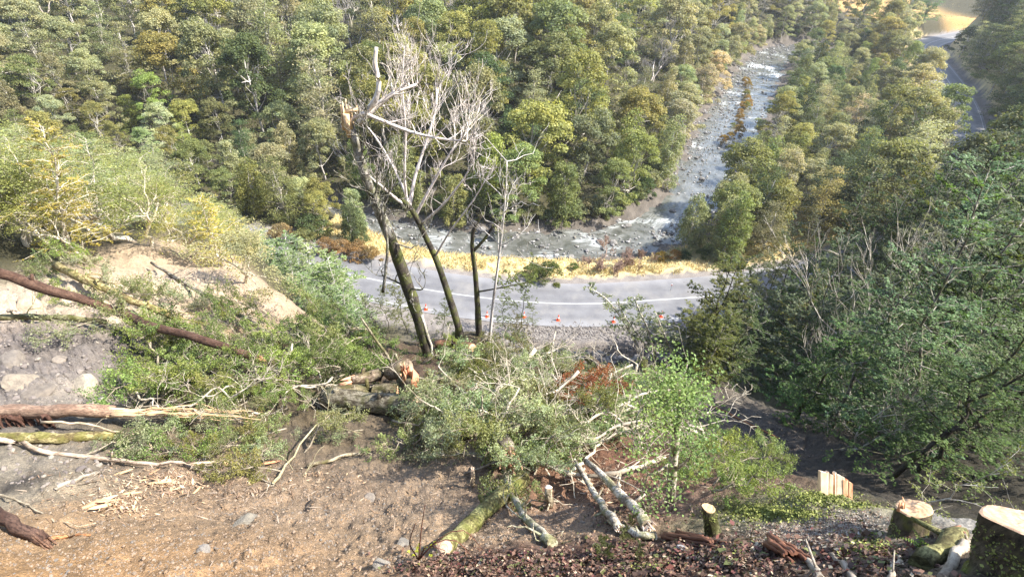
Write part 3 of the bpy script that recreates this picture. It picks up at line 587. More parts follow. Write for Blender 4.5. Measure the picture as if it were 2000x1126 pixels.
def scatter():
    cand = []
    for _ in range(26000):
        az = RG.uniform(-52, 50) * math.pi / 180; r = math.sqrt(RG.uniform(50 ** 2, 262 ** 2)); cand.append((r * math.sin(az), r * math.cos(az), r))
    cand.sort(key=lambda q: q[2]); A = np.array(cand); x, y = A[:, 0], A[:, 1]
    dr, ir, sr = pdist(x, y, ROAD); dv, iv, sv = pdist(x, y, RIVC); rw = np.interp(iv, np.arange(len(_rw)), _rw); h = hgt(x, y)
    n = 0
    for k in range(len(A)):
        px, py, dep = pix((x[k], y[k], h[k] + 8))
        if not (-90 < px < 2090 and -75 < py < 640): continue
        db = dv[k] - rw[k]; R = A[k, 2]
        if db < (.2 if sv[k] > 0 else 1.2) or dr[k] < 6.2: continue
        if sv[k] > 0: side = 'far'
        elif sr[k] > 0: side = 'mid'
        else: side = 'near'
        if side == 'near' and (R < 60 or px < 1500): continue
        if side == 'mid':
            if dr[k] < 9.5 and px > 700 and px < 1420: continue
            if 560 < px < 1372 and x[k] > -15: continue

            if math.hypot(x[k] - 150, y[k] - 255) < 26 : continue
        tq = pix((x[k], y[k], h[k] + 5)); cr = 2.9 * F / tq[2]
        if side != 'far' and any(abs(tq[0] - qx) < cr + qr and abs(tq[1] - qy) < cr * 1.25 + qr * .55 for qx, qy, qr in ((1800, 88, 22), (1850, 60, 20), (1905, 42, 14), (1935, 36, 8), (1828, 150, 8), (1812, 115, 16))): continue
        sp = 6.0 if (side == 'far' and db < 6) else (7.9 if R < 110 else 8.8)
        if side != 'far': sp = (4.2 if px < 760 else 5.2) if R < 110 else (4.6 if side == 'near' else 5.6)
        sp *= RG.uniform(.85, 1.15)
        if not free(x[k], y[k], sp): continue
        # which kind
        u = RG.rand(); b = vnoise(np.array(x[k] / 16 + 40), np.array(y[k] / 16 + 9))
        if side == 'far' and db < 6:
            kind = RG.choice(['column', 'column', 'dome', 'wispy']); tone = RG.choice(['mid-green', 'mid-green', 'grey-green', 'yellow-green']) if x[k] < 27 else RG.choice(['pale grey-green', 'pale grey-green', 'grey-green'])
        elif side == 'far':
            if x[k] > 26 and db < 26: kind = RG.choice(['wispy', 'dome', 'wispy']); tone = RG.choice(['pale grey-green', 'pale grey-green', 'grey-green', 'olive-gold'])
            elif px > 1000 and y[k] > 130 and b > .5: kind = RG.choice(['cone', 'wispy', 'tier']); tone = RG.choice(['blue-green', 'dark green', 'dark green', 'mid-green'])
            else:
                kind = RG.choice(['dome', 'dome', 'dome', 'wispy', 'tier']); q = [.36, .16, .36, .1, .02] if b > .45 else [.2, .14, .54, .1, .02]
                tone = RG.choice(['olive-gold', 'mid-green', 'grey-green', 'dark green', 'brown-tinged'], p=q)
            if px < 700 and py < 110: tone = RG.choice(['grey-green', 'grey-green', 'pale grey-green', 'olive-gold'])
        elif side == 'mid':
            kind = RG.choice(['dome', 'tier', 'wispy', 'column']); tone = RG.choice(['grey-green', 'grey-green', 'pale grey-green', 'olive-gold', 'mid-green', 'dark green'])
        else:
            kind = RG.choice(['tier', 'tier', 'dome']); tone = RG.choice(['dark green', 'dark green', 'grey-green', 'mid-green'])
        bare = side == 'far' and db > 3 and RG.rand() < .08
        sc = RG.uniform(.78, 1.3) * (1.0 if sp < 7 else 1.2)
        if side == 'mid': sc *= (.62 if px < 760 else .78) if R < 105 else (.95 if dr[k] < 14 else .8)
        if side == 'near': sc *= 1.15
        if side == 'far' and db < 6: sc *= .85
        loc = (x[k], y[k], h[k] - .2); rot = (RG.randn() * .05, RG.randn() * .05, RG.rand() * 6.28)
        placed.append((x[k], y[k], sp)); n += 1
        z = zone(px, py, side, db)
        if bare:
            o = plant("bare_tree", BARE[RG.randint(3)], loc, rot, sc * .95, jitter((1, .93, .9), .06), ("trunk", "bare_crown"), (1, .95, .92))
            later(o, "bare tree", "leafless grey tree " + z, "leafless trees among the forest", loc); continue
        o = plant({"far": "forest_tree", "mid": "riverside_tree", "near": "roadside_tree"}[side], FAR[kind][RG.randint(len(FAR[kind]))], loc, rot, (sc * RG.uniform(.9, 1.1), sc * RG.uniform(.9, 1.1), sc * RG.uniform(.85, 1.15)), jitter(TONES[tone]))
        later(o, "tree", f"{tone} {SHAPE[kind]} tree {z}", "forest trees across the valley", loc)
    # roadside rows that close over the far road
    for (i0, i1, off, st) in ((20, 62, 8.2, 4.2), (24, 58, 12.5, 4.6), (30, 56, 17, 5.0)):
        pass
    for r_, sg in ((80, 1), (86, 1), (93, 1), (100, 1), (107, 1), (115, 1), (122, 1), (96, -1), (104, -1), (113, -1), (122, -1)):
        az = np.radians(np.linspace(30, 48, 181)); X, Y = r_ * np.sin(az), r_ * np.cos(az); d_, _, s_ = pdist(X, Y, ROAD); ok = np.where((s_ * sg > 0) & (d_ > 5.0) & (d_ < 8))[0]
        if not len(ok): continue
        k = ok[-1] if sg > 0 else ok[0]; g = H(X[k], Y[k]); q = RG.uniform(1.0, 1.2)
        o = plant("roadside_tree", FAR[('tier', 'dome', 'wispy', 'tier', 'dome')[r_ % 5]][r_ % 3], (X[k], Y[k], g - .2), (0, 0, r_), (q * 1.05, q * 1.05, q), jitter(TONES[('grey-green', 'pale grey-green', 'mid-green')[r_ % 3]])); later(o, "tree", "spreading tree crowding the far road curve", "spreading trees along the far road", (X[k], Y[k], g))
    for r_ in (74, 82, 91, 100, 110):
        az = np.radians(np.linspace(36, 48, 121)); X, Y = r_ * np.sin(az), r_ * np.cos(az); d_, _, s_ = pdist(X, Y, ROAD); ok = np.where((s_ < 0) & (d_ > 5.6))[0]
        if not len(ok): continue
        k = ok[0]; g = H(X[k], Y[k]); hh = 11.5 + RG.rand() * 2.5; q = hh / 10.2
        o = plant("roadside_tree", FAR[('tier', 'dome', 'wispy', 'tier', 'dome')[r_ % 5]][r_ % 3], (X[k], Y[k], g - .2), (0, 0, r_), (q * .8, q * .8, q), jitter(TONES['dark green' if r_ % 2 else 'grey-green'])); later(o, "tree", "tall tree on the inside of the far road curve", "tall trees at the far road curve", (X[k], Y[k], g))
    print("forest trees", n)
scatter()
# ------------------------------------------------------------------ the right-hand thicket
RN = np.random.RandomState(23)
def at_y(px, py, Y):
    r = ray(px, py); return EYE + r * (Y / r[1])
THN = [mk_near(np.random.RandomState(400 + j), 7.5, 52, 2.0, .062, 100, .05, .06, 1 + j % 2, .12, BARKD if j % 2 else BARKL) for j in range(5)]
THF = [mk_near(np.random.RandomState(430 + j), 8.0, 44, 2.2, .10, 60, .05, .08, 1 + j % 2, .12, BARKD if j % 2 else BARKL) for j in range(5)]
TTONE = {'dark green': (.05, .085, .022), 'olive': (.11, .12, .028), 'silvery green': (.115, .175, .08), 'grey-green': (.10, .125, .06), 'fresh green': (.085, .145, .038)}
def d_(x, y): return math.hypot(x, y)
def thicket():
    lim = np.array([(1300, 700), (1330, 600), (1400, 490), (1500, 450), (1580, 425), (1700, 335), (1800, 245), (1860, 160), (1900, 130), (2000, 70), (2300, 0)], float)
    pts = []; n = 0
    for _ in range(30000):
        x = RN.uniform(5, 92); y = RN.uniform(6, 112); d = math.hypot(x, y); pts.append((d, x, y))
    pts.sort(); X = np.array([p[1] for p in pts]); Y = np.array([p[2] for p in pts]); h = hgt(X, Y); dr, _, _ = pdist(X, Y, ROAD)
    got = []
    for k in range(len(X)):
        if dr[k] < 6.5: continue
        b = pix((X[k], Y[k], h[k]))
        if b[0] < 1360 or b[0] > 2500: continue
        # keep the gully track and the mound clear
        if b[1] > np.interp(b[0], [1340, 1400, 1500, 1600, 1700, 1800, 2000], [705, 725, 775, 832, 880, 935, 965]): continue
        near = b[2] < 17; sp = (1.5 if near else (2.1 if b[2] < 45 else 3.6)) * RN.uniform(.9, 1.15)
        if any((X[k] - a) ** 2 + (Y[k] - c) ** 2 < sp * sp for a, c in got): continue
        hh = (RN.uniform(7.0, 10.5) if d_(X[k], Y[k]) < 42 else RN.uniform(9, 13)) if not near else RN.uniform(4.0, 6.5)
        ok = False
        for _t in range(8):
            t = pix((X[k], Y[k], h[k] + hh))
            if t[2] > 2.5 and t[1] > np.interp(t[0], lim[:, 0], lim[:, 1]) and t[0] > 1345: ok = True; break
            hh *= .86
            if hh < 2.6: break
        if not ok or t[0] > 2250: continue
        got.append((X[k], Y[k])); set_ = THN if near else THF; m = set_[RN.randint(5)]
        tone = RN.choice(['silvery green', 'fresh green', 'dark green', 'grey-green'], p=[.42, .2, .25, .13]) if (near or b[0] > 1750) else RN.choice(['dark green', 'olive', 'grey-green'], p=[.38, .27, .35])
        s = hh / 7.7; w = s ** .6 * RN.uniform(.85, 1.1)
        loc = (X[k], Y[k], h[k] - .1); o = plant("thicket_tree", m, loc, (RN.randn() * .05, RN.randn() * .05, RN.rand() * 6.28), (w, w, s), jitter(TTONE[tone], .12))
        later(o, "tree", f"{'slender' if near else 'tall'} {tone} tree in the dark right-hand thicket", "trees of the right-hand thicket", loc); n += 1
    print("thicket", n)
thicket()
for i, (px, py, top, tone) in enumerate(((1368, 735, 600, 'olive'), (1395, 722, 548, 'grey-green'), (1420, 745, 590, 'dark green'), (1432, 700, 500, 'grey-green'), (1465, 715, 478, 'grey-green'), (1475, 765, 560, 'dark green'), (1510, 720, 470, 'grey-green'), (1520, 790, 590, 'dark green'), (1545, 740, 470, 'dark green'), (1352, 712, 622, 'olive'), (1590, 760, 500, 'grey-green'), (1565, 815, 600, 'fresh green'))):
    g = G(px, py); t = at_y(px, top, g[1]); hh = min(max(t[2] - g[2], 2.5), 11); s = hh / 7.7; w = s ** .6 * .9
    o = plant("thicket_tree", THF[i % 5], g - np.array([0, 0, .1]), (0, 0, i * 1.3), (w, w, s), jitter(TTONE[tone], .1)); later(o, "tree", f"{tone} tree at the road end of the right-hand thicket", "trees at the road end of the thicket", g)
STEM = [mk_bare(np.random.RandomState(560 + j), 6.5, .045, 4, .4, .4, BARKP, 2, .008) for j in range(2)]
for i, (px, py, Y) in enumerate(((1690, 800, 8.5), (1880, 430, 17), (1930, 320, 22), (1760, 700, 10))):
    t = at_y(px, py, Y); g = H(t[0], t[1]); s = max(.5, min((t[2] - g) / 6.3, 1.6)); o = plant("bare_sapling", STEM[i % 2], (t[0], t[1], g - .1), (RN.randn() * .15, RN.randn() * .15, i), s, (1, .98, .94), ("trunk", "bare_crown"), (1, .98, .94)); later(o, "sapling", "thin pale leafless sapling among the thicket's leaves", "pale bare stems in the thicket", (t[0], t[1], g))
# ------------------------------------------------------------------ the sunny trees on the left slope
FLAT = [mk_flat(np.random.RandomState(460 + j), 7.0, .13, 1.0, .11, ((-.35, .1), (-.1, -.2), (-.5, 0), (.15, .1))[j], 3) for j in range(4)]
LSL = [mk_near(np.random.RandomState(480 + j), 7.5, 54, 2.3, .10, 50, .07, .09, 1, .15, BARKP) for j in range(3)]
def left_slope():
    lim = np.array([(-300, 200), (0, 235), (150, 265), (300, 320), (430, 375), (520, 425), (560, 500)], float); low = np.array([(-300, 480), (0, 490), (150, 520), (230, 500), (300, 500), (420, 520), (470, 560), (560, 560)], float)
    pts = sorted((RN.uniform(14, 75), RN.uniform(-50, -6)) for _ in range(6000)); got = []; n = 0
    X = np.array([p[1] for p in pts]) * 1.0; Y = np.array([p[0] for p in pts]) * .8; h = hgt(X, Y); dr, _, _ = pdist(X, Y, ROAD)
    for k in range(len(X)):
        b = pix((X[k], Y[k], h[k]))
        if dr[k] < 5 or b[0] < -260 or b[0] > 540 or b[1] > np.interp(b[0], low[:, 0], low[:, 1]) or b[1] < 150: continue
        sp = 2.5 * RN.uniform(.9, 1.2)
        if any((X[k] - a) ** 2 + (Y[k] - c) ** 2 < sp * sp for a, c in got): continue
        hh = RN.uniform(5.5, 8.5); ok = False
        for _t in range(9):
            t = pix((X[k], Y[k], h[k] + hh))
            if t[1] > np.interp(t[0], lim[:, 0], lim[:, 1]) and t[0] < 520: ok = True; break
            hh *= .86
            if hh < 2.2: break
        if not ok: continue
        got.append((X[k], Y[k])); flat = RN.rand() < .68; m = FLAT[RN.randint(4)] if flat else LSL[RN.randint(3)]
        tone = RN.choice(['yellow-green', 'lime-green', 'grey-green', 'olive-gold'], p=[.3, .16, .4, .14]); c = {'yellow-green': (.27, .28, .10), 'lime-green': (.24, .275, .10), 'grey-green': (.30, .32, .17), 'olive-gold': (.36, .30, .07)}[tone]
        s = hh / 7.4; loc = (X[k], Y[k], h[k] - .1)
        o = plant("slope_tree", m, loc, (RN.randn() * .08, -.12 + RN.randn() * .08, RN.rand() * 6.28), (s ** .7, s ** .7, s), jitter(c, .1), tint=(1.3, 1.25, 1.15))
        later(o, "tree", f"sunlit {tone} {'flat-topped tree' if flat else 'tiered tree'} on the left slope", "sunlit trees on the left slope", loc); n += 1
    print("left slope", n)
left_slope()
TWIST = [mk_flat(np.random.RandomState(470 + j), 7.0, .17, .8, .085, ((-.5, .1), (-.25, 0), (.25, .1))[j], 3) for j in range(3)]
for i, (px, py, top, lab) in enumerate(((118, 492, 345, "twisted white-limbed tree leaning left over the long red-brown log"), (182, 515, 372, "twisted white-limbed tree just right of the one leaning over the red-brown log"), (48, 480, 318, "twisted white-limbed tree nearest the left edge"), (268, 470, 268, "tall pale-stemmed twisted tree rising highest on the left slope"), (395, 500, 380, "small twisted white-limbed tree above the pale earth bank"))):
    g = G(px, py); t = at_y(px, top, g[1]); s = min(max((t[2] - g[2]) / 6.4, .45), 1.7); o = plant("twisted_tree", TWIST[i % 3], g - np.array([0, 0, .1]), (0, -.1, .3 * i), s, jitter((.27, .28, .08), .08), tint=(1.45, 1.4, 1.3)); tag(o, lab, "tree", "twisted white-limbed trees on the left slope")
SOFT = [mk_near(np.random.RandomState(500 + j), 5.0, 50, 1.5, .085, 50, .05, .04, 1, .1, BARKG, .1) for j in range(3)]
def one(name, meshes, px, py, top, label, cat, color, group=None, width=1.0, base_h=5.0, rot=None, dmin=2.5, tint=(1, 1, 1)):
    """plant a tree at the ground under a pixel with its top near another pixel row"""
    g = G(px, py, dmin); t = at_y(px, top, g[1]); hh = max(.4, t[2] - g[2]); s = hh / base_h
    o = plant(name, meshes, g - np.array([0, 0, .05]), rot or (0, 0, RN.rand() * 6.28), (s * width, s * width, s), color, tint=tint)
    tag(o, label, cat, group); return o
for i, (px, Y, top, w) in enumerate(((560, 27, 528, 1.3), (600, 26, 530, 1.4), (640, 24.5, 560, 1.2), (585, 22.8, 575, 1.2), (620, 24, 580, 1.2), (655, 22.5, 605, 1.1), (545, 30, 500, 1.4), (690, 23.5, 630, .9), (590, 29, 520, 1.3), (625, 28, 545, 1.2), (530, 33, 480, 1.3), (510, 30, 500, 1.3))):
    p = at_y(px, top - 42, Y); g = H(p[0], p[1]); hh = min(max(p[2] - g, 1.2), 12); w *= 1.3
    o = plant("slope_tree", SOFT[i % 3], (p[0], p[1], g - .1), (0, 0, i * 1.7), (hh / 5 * w, hh / 5 * w, hh / 5), jitter((.19, .26, .11), .1))
    later(o, "tree", "soft pale green young tree beside the snapped trunk", "pale young trees left of the snapped trunk", p)
# ------------------------------------------------------------------ standing trees in the middle
def rooted(px, py): return G(px, py)
def put(mb, name, mats, parent, origin, color=None, moved=False):
    me = mb.mesh(name, mats); me.transform(Matrix.Translation(-Vector(origin))); return link(name, me, parent, color)
def pathY(base, lst, Y): return smooth_path(np.vstack([base] + [at_y(px, py, Y + dy)[None] for (px, py, dy) in lst]), 4)
def middle():
    rng = np.random.RandomState(77)
    # the snapped trunk
    b = rooted(838, 692); Y = b[1]; b0 = b + np.array([.05, 0, -.5])
    o = thing("snapped_tree", "tallest standing dead tree, dark below, snapped at the top with its broken white crown hanging", "dead tree", b)
    tr = pathY(b0, [(815, 615, 0), (772, 490, -.1), (742, 415, -.1), (716, 350, -.2), (700, 300, -.2), (688, 258, -.2), (678, 226, -.2)], Y); k = len(tr)
    f = np.linspace(0, 1, k); mb = MB(); n0 = int(k * .55)
    rad = .29 * (1 - f) ** .8 + .15 * np.minimum(1, f * 3) ; rad = np.where(f < .1, rad + .1 * (1 - f / .1), rad) * .53
    tube(mb, tr[:n0 + 1], rad[:n0 + 1], 10, 0, False, rng, .08); tube(mb, tr[n0:], rad[n0:], 10, 1, True, rng, .08)
    put(mb, "trunk", [BARKD, BARKL], o, b)
    # pale strip standing in for sunlight down the trunk's right edge
    mb = MB()
    for (a, c, off, w) in ((.02, .32, .16, .05),):
        q = tr[int(a * k):int(c * k)] + RIGHT * off * (1 - a * .5) - FWD * .08; tube(mb, q + rng.randn(*q.shape) * .015, w, 4)
    put(mb, "sunlit_edge", BARKP, o, b)
    # long pale strip hanging left of the trunk
    q = np.stack([at_y(px, py, Y - .5) for px, py in ((745, 400), (752, 440), (757, 480), (753, 530), (748, 570))]); mb = MB(); tube(mb, smooth_path(q), .045, 5, 0, True, rng, .3); put(mb, "hanging_strip", BARKL, o, b)
    mb = MB(); tp = tr[-1]
    for i in range(9):
        a = rng.rand() * 6.28; st = tp + (RIGHT * math.cos(a) + FWD * math.sin(a)) * .12; tube(mb, [st - np.array([0, 0, .35]), st + np.array([0, 0, rng.uniform(.1, .45)])], [.05, .012], 4)
    tube(mb, [at_y(676, 222, Y - .3), at_y(682, 268, Y - .3)], [.09, .05], 6); put(mb, "splintered_wood", WOODY, o, b)
    # crown that broke over and hangs
    mb = MB(); YB = Y - .25
    def br(l, r0, r1, m=0):
        q = smooth_path(np.stack([at_y(px, py, YB + dy) for px, py, dy in l])); tube(mb, q, np.linspace(r0, r1, len(q)), 6, m, True); return q
    main = br([(682, 240, 0), (705, 222, 0), (742, 234, -.1), (800, 257, -.3), (860, 271, -.5), (912, 276, -.7)], .055, .022)
    up = br([(700, 240, 0), (722, 220, .1), (750, 195, .2), (782, 176, .3), (815, 165, .5)], .085, .04)
    br([(722, 212, .1), (735, 190, 0), (740, 160, 0), (733, 128, 0), (735, 92, .1)], .075, .045)
    for q, nn in ((main, 16), (up, 22)):
        for i in range(nn):
            p = q[rng.randint(len(q) // 3, len(q))]; grow(mb, rng, p, norm(rng.randn(3) * .6 + np.array([.3, .1, .9])), rng.uniform(.3, .62), .02, 3, .42, .35, (1, 3), 3, .78, .12, .0055)
    put(mb, "broken_crown", BARKG, o, b, (1.35, 1.3, 1.22))
    mb = MB(); tube(mb, [at_y(670, 219, YB), at_y(702, 213, YB)], [.05, .06], 6); tube(mb, [at_y(699, 222, YB), at_y(694, 194, YB)], [.06, .01], 5); put(mb, "splintered_wood", WOODY, o, b)
    mb = MB()
    for (px, py) in ((722, 395), (745, 430), (712, 330), (790, 560), (760, 470), (735, 420)):
        i = int(np.argmin([abs(pix(p)[1] - py) for p in tr])); 
        for c in range(2): grow(mb, rng, tr[i], norm(rng.randn(3) * .8 + np.array([-.3 + .8 * c, -.4, .7])), .9, .04, 3, .55, .35, (2, 3), 4, .7, .25, .01)
    put(mb, "side_branches", BARKL, o, b)
    # second leaning tree with a wide leafless crown
    b = rooted(908, 668); Y2 = b[1]
    o = thing("bare_leaning_tree", "leaning dark-trunked tree with a wide leafless white crown, right of the snapped trunk", "dead tree", b)
    mb = MB(); tr = pathY(b - np.array([0, 0, .4]), [(890, 620, 0), (857, 520, 0), (835, 470, 0), (806, 412, -.2), (785, 390, -.2)], Y2); tube(mb, tr, np.linspace(.145, .07, len(tr)), 8, 0, True, rng, .06)
    q = pathY(b + np.array([-.35, .1, -.4]), [(893, 640, 0), (882, 590, 0), (868, 545, 0)], Y2); tube(mb, q, np.linspace(.1, .06, len(q)), 6); put(mb, "trunk", BARKD, o, b)
    mb = MB()
    def limb(l, r0, tw, ln, seed):
        r0 *= .8; tw = int(tw * .62)
        q = smooth_path(np.stack([at_y(px, py, Y2 + dy) for px, py, dy in l])); tube(mb, q, np.linspace(r0, r0 * .3, len(q)), 6, 0, False); rg = np.random.RandomState(seed)
        for i in range(tw):
            j = rg.randint(len(q) // 4, len(q)); t = norm(q[min(j + 1, len(q) - 1)] - q[max(0, j - 1)])
            grow(mb, rg, q[j], norm(t * .9 + rg.randn(3) * .55 + np.array([0, 0, .25])), ln * .52 * rg.uniform(.6, 1.2), r0 * .2, 4, .42, .28, (1, 3), 3, .78, .12, .0046)
    limb([(806, 412, 0), (770, 385, -.4), (735, 355, -.8), (700, 330, -1.0)], .07, 10, 1.0, 1)
    limb([(800, 400, 0), (812, 340, .3), (835, 270, .6), (852, 205, .9), (850, 160, 1)], .075, 22, 1.15, 2)
    limb([(812, 420, 0), (850, 350, 0), (885, 290, 0), (915, 255, .2)], .07, 18, 1.0, 3)
    limb([(820, 440, 0), (865, 400, -.6), (905, 350, -1.0), (925, 315, -1.2)], .06, 16, .9, 4)
    limb([(795, 400, 0), (790, 340, -.3), (792, 260, -.4), (786, 170, -.4), (790, 90, -.2)], .055, 20, 1.0, 5)
    limb([(806, 412, 0), (775, 340, .6), (735, 270, 1.0), (680, 205, 1.4)], .05, 12, 1.0, 6)
    limb([(850, 500, 0), (880, 450, -.5), (925, 390, -.8), (960, 330, -1)], .045, 8, .8, 7)
    put(mb, "bare_crown", BARKG, o, b, (1.35, 1.3, 1.3))
    # third: thin dark trunk, forked
    b = rooted(937, 655); Y3 = b[1]
    o = thing("forked_dark_tree", "thin upright dark tree forking into two crooked stems, right of the leaning bare tree", "tree", b)
    mb = MB(); tr = pathY(b - np.array([0, 0, .4]), [(933, 600, 0), (928, 530, 0), (922, 475, 0), (928, 440, 0), (945, 415, 0)], Y3); tube(mb, tr, np.linspace(.13, .05, len(tr)), 7, 0, True, rng, .08)
    q = pathY(at_y(924, 490, Y3), [(945, 468, 0), (965, 440, 0), (985, 425, 0)], Y3); tube(mb, q, np.linspace(.06, .03, len(q)), 5); 
    q2 = pathY(at_y(930, 570, Y3), [(960, 565, -.2), (1010, 555, -.4), (1060, 545, -.5)], Y3); tube(mb, q2, np.linspace(.035, .012, len(q2)), 4); put(mb, "trunk", BARKD, o, b)
    cb, tb = MB(), MB(); sprays(rng, cb, tb, q2, 14, 1.1, .075, .05, .4, 46, 0, .25, 6, .012); put(tb, "side_branches", BARKD, o, b); put(cb, "crown", LEAFN, o, b, (.10, .125, .03))
    # slender pale stem
    b = rooted(955, 668); Y4 = b[1]
    o = thing("slender_pale_tree", "slender pale stem with upswept twigs and few leaves, tallest thin stem over road", "tree", b)
    mb = MB(); tr = pathY(b - np.array([0, 0, .3]), [(962, 600, 0), (972, 520, 0), (982, 440, 0), (988, 370, 0), (990, 315, 0)], Y4); tube(mb, tr, np.linspace(.06, .018, len(tr)), 5)
    for i in range(13): 
        p = tr[rng.randint(len(tr) // 2, len(tr))]; grow(mb, rng, p, norm(rng.randn(3) * .6 + np.array([0, 0, 1])), .9, .016, 2, .5, .3, (2, 3), 3, .7, .2, .006)
    put(mb, "trunk", BARKG, o, b); cb, tb = MB(), MB(); sprays(rng, cb, tb, tr, 18, .9, .06, .0, .62, 26, 0, .5, 5, .01); put(tb, "side_branches", BARKG, o, b); put(cb, "crown", LEAFN, o, b, (.19, .20, .07))
    # dark snag leaning left of the snapped trunk
    b = rooted(742, 640); Y5 = b[1]
    o = thing("leaning_snag", "dark leaning snag with a thin curled tip, left of the snapped trunk", "dead tree", b)
    mb = MB(); tr = pathY(b - np.array([0, 0, .2]), [(715, 605, 0), (685, 575, 0), (657, 545, 0), (649, 525, 0), (651, 505, 0)], Y5); tube(mb, tr, np.r_[np.linspace(.1, .09, len(tr) - 6), np.linspace(.07, .02, 6)], 6, 0, True, rng, .12)
    q = pathY(at_y(657, 548, Y5), [(668, 585, 0), (680, 610, 0), (690, 640, -.2)], Y5); tube(mb, q, .02, 4); put(mb, "trunk", BARKL, o, b, (.6, .55, .5))
    b = rooted(780, 742); Y6 = b[1]
    o = thing("thin_leaning_pole", "thin bare pole leaning left from the sawn logs", "sapling", b)
    mb = MB(); tr = pathY(b - np.array([0, 0, .2]), [(760, 700, 0), (735, 665, 0), (705, 620, .1)], Y6); tube(mb, tr, np.linspace(.055, .025, len(tr)), 5); q = pathY(b + np.array([.3, 0, -.2]), [(782, 715, 0), (772, 690, 0)], Y6); tube(mb, q, .03, 5); put(mb, "trunk", BARKL, o, b, (.8, .75, .6))
middle()
# leafy saplings round the standing trees
SAP = [mk_near(np.random.RandomState(520 + j), 5.0, 26, 1.25, .072, 48, .08, .035, 1, .3, BARKD, .03, .3) for j in range(4)]
for i, (px, py, top, w, c) in enumerate(((800, 650, 510, 1.0, (.12, .14, .035)), (1010, 655, 520, 1.0, (.10, .12, .03)), (985, 660, 560, 1.1, (.10, .12, .035)), (760, 640, 545, 1.1, (.13, .155, .06)), (860, 660, 560, 1.1, (.09, .115, .03)), (1045, 648, 590, 1.0, (.10, .12, .03)),
        (720, 655, 570, 1.2, (.15, .17, .08)), (1000, 690, 610, 1.2, (.11, .10, .045)), (690, 640, 575, 1.1, (.16, .19, .09)), (1035, 690, 640, 1.1, (.12, .11, .05)), (820, 690, 600, .9, (.10, .13, .03)), (960, 700, 640, 1.2, (.14, .18, .05)), (1125, 705, 668, 1.6, (.15, .19, .05)), (1090, 700, 672, 1.8, (.07, .09, .02)))):
    o = one("beech_sapling", SAP[i % 4], px, py, top, None, "sapling", jitter(c, .1), None, w)
    later(o, "sapling", "leafy beech sapling growing round the standing dead trunks", "saplings round the standing trunks", np.array(o.location))
def leaning_saplings():
    rng = np.random.RandomState(91)
    for bx, by, l, lab in ((1268, 712, [(1240, 665, 0), (1210, 615, 0), (1180, 580, 0), (1150, 562, 0)], "leaning pair of thin pale saplings over the road cones, left one"), (1290, 705, [(1268, 650, 0), (1250, 610, 0), (1238, 580, 0)], "thin pale sapling with leaf tufts leaning over the road cones, right one"),
                           (1330, 712, [(1305, 670, 0), (1292, 640, 0), (1280, 610, 0)], "short leafy sapling at the corner of the right-hand thicket")):
        b = rooted(bx, by); Y = b[1]; o = thing("leaning_sapling", lab, "sapling", b, "saplings leaning over the road")
        mb = MB(); tr = pathY(b - np.array([0, 0, .3]), l, Y); tube(mb, tr, np.linspace(.065, .018, len(tr)), 5)
        if bx == 1268: q = pathY(b + np.array([.5, 0, -.3]), [(1250, 660, 0), (1225, 625, 0), (1205, 590, 0)], Y); tube(mb, q, np.linspace(.055, .015, len(q)), 5)
        put(mb, "trunk", BARKP, o, b); cb, tb = MB(), MB(); sprays(rng, cb, tb, tr, 22, .95, .075, .06, .35, 44, 0, .25, 6, .012)
        if bx == 1268: sprays(rng, cb, tb, q, 14, .9, .075, .06, .4, 40, 0, .2, 6, .012)
        put(tb, "side_branches", BARKP, o, b); put(cb, "crown", LEAFN, o, b, (.13, .155, .075))
leaning_saplings()
# ------------------------------------------------------------------ fallen timber
RL = np.random.RandomState(61)
def frame_z(p0, p1):
    z = Vector(p1 - p0).normalized(); x = Vector((0, 0, 1)).cross(z); x = x.normalized() if x.length > 1e-4 else Vector((1, 0, 0)); y = z.cross(x)
    m = Matrix((x, y, z)).transposed().to_4x4(); m.translation = Vector(p0); return m
def lay(pts, lift=0.0):
    """(px, py[, depth offset]) -> points on the ground, lifted"""
    out = []
    for q in pts:
        g = G(q[0], q[1]); out.append(g + np.array([0, 0, lift + (q[2] if len(q) > 2 else 0)]))
    return np.array(out)
def disc(mb, c, ax, r, rng, n=14, bulge=.02, mat_=0, jag=.06):
    ax = norm(np.asarray(ax, float)); ref = np.array([0, 0, 1.]) if abs(ax[2]) < .9 else np.array([1., 0, 0]); a = norm(np.cross(ax, ref)); b = np.cross(ax, a); th = np.arange(n) * 2 * math.pi / n
    rr = r * (1 + rng.randn(n) * jag); ring = c + rr[:, None] * (np.cos(th)[:, None] * a + np.sin(th)[:, None] * b); inner = c + ax * bulge + .55 * (ring - c) * (1 + rng.randn(n)[:, None] * .05)
    V = np.vstack([ring, inner, [c + ax * bulge * rng.uniform(.5, 1.4)]]); i = np.arange(n); j = (i + 1) % n
    base = mb.n; mb.add(V, np.stack([i, j, n + j, n + i], -1), mat_)
    mb.f.append(np.stack([n + i, n + j, np.full(n, 2 * n)], -1) + base); mb.m.append(np.full(n, mat_)); mb.sm.append(np.zeros(n, bool))
def splinters(mb, c, ax, r, rng, n=16, ln=.3, w=.03):
    ax = norm(np.asarray(ax, float)); ref = np.array([0, 0, 1.]) if abs(ax[2]) < .9 else np.array([1., 0, 0]); a = norm(np.cross(ax, ref)); b = np.cross(ax, a)
    for i in range(n):
        t = rng.rand() * 6.28; q = c + (a * math.cos(t) + b * math.sin(t)) * r * math.sqrt(rng.rand()) * .9; d = norm(ax + rng.randn(3) * .12); l = ln * rng.uniform(.3, 1.2)
        tube(mb, [q - ax * .12, q + d * l * .6, q + d * l], [w * 1.2, w * .9, w * .15], 4)
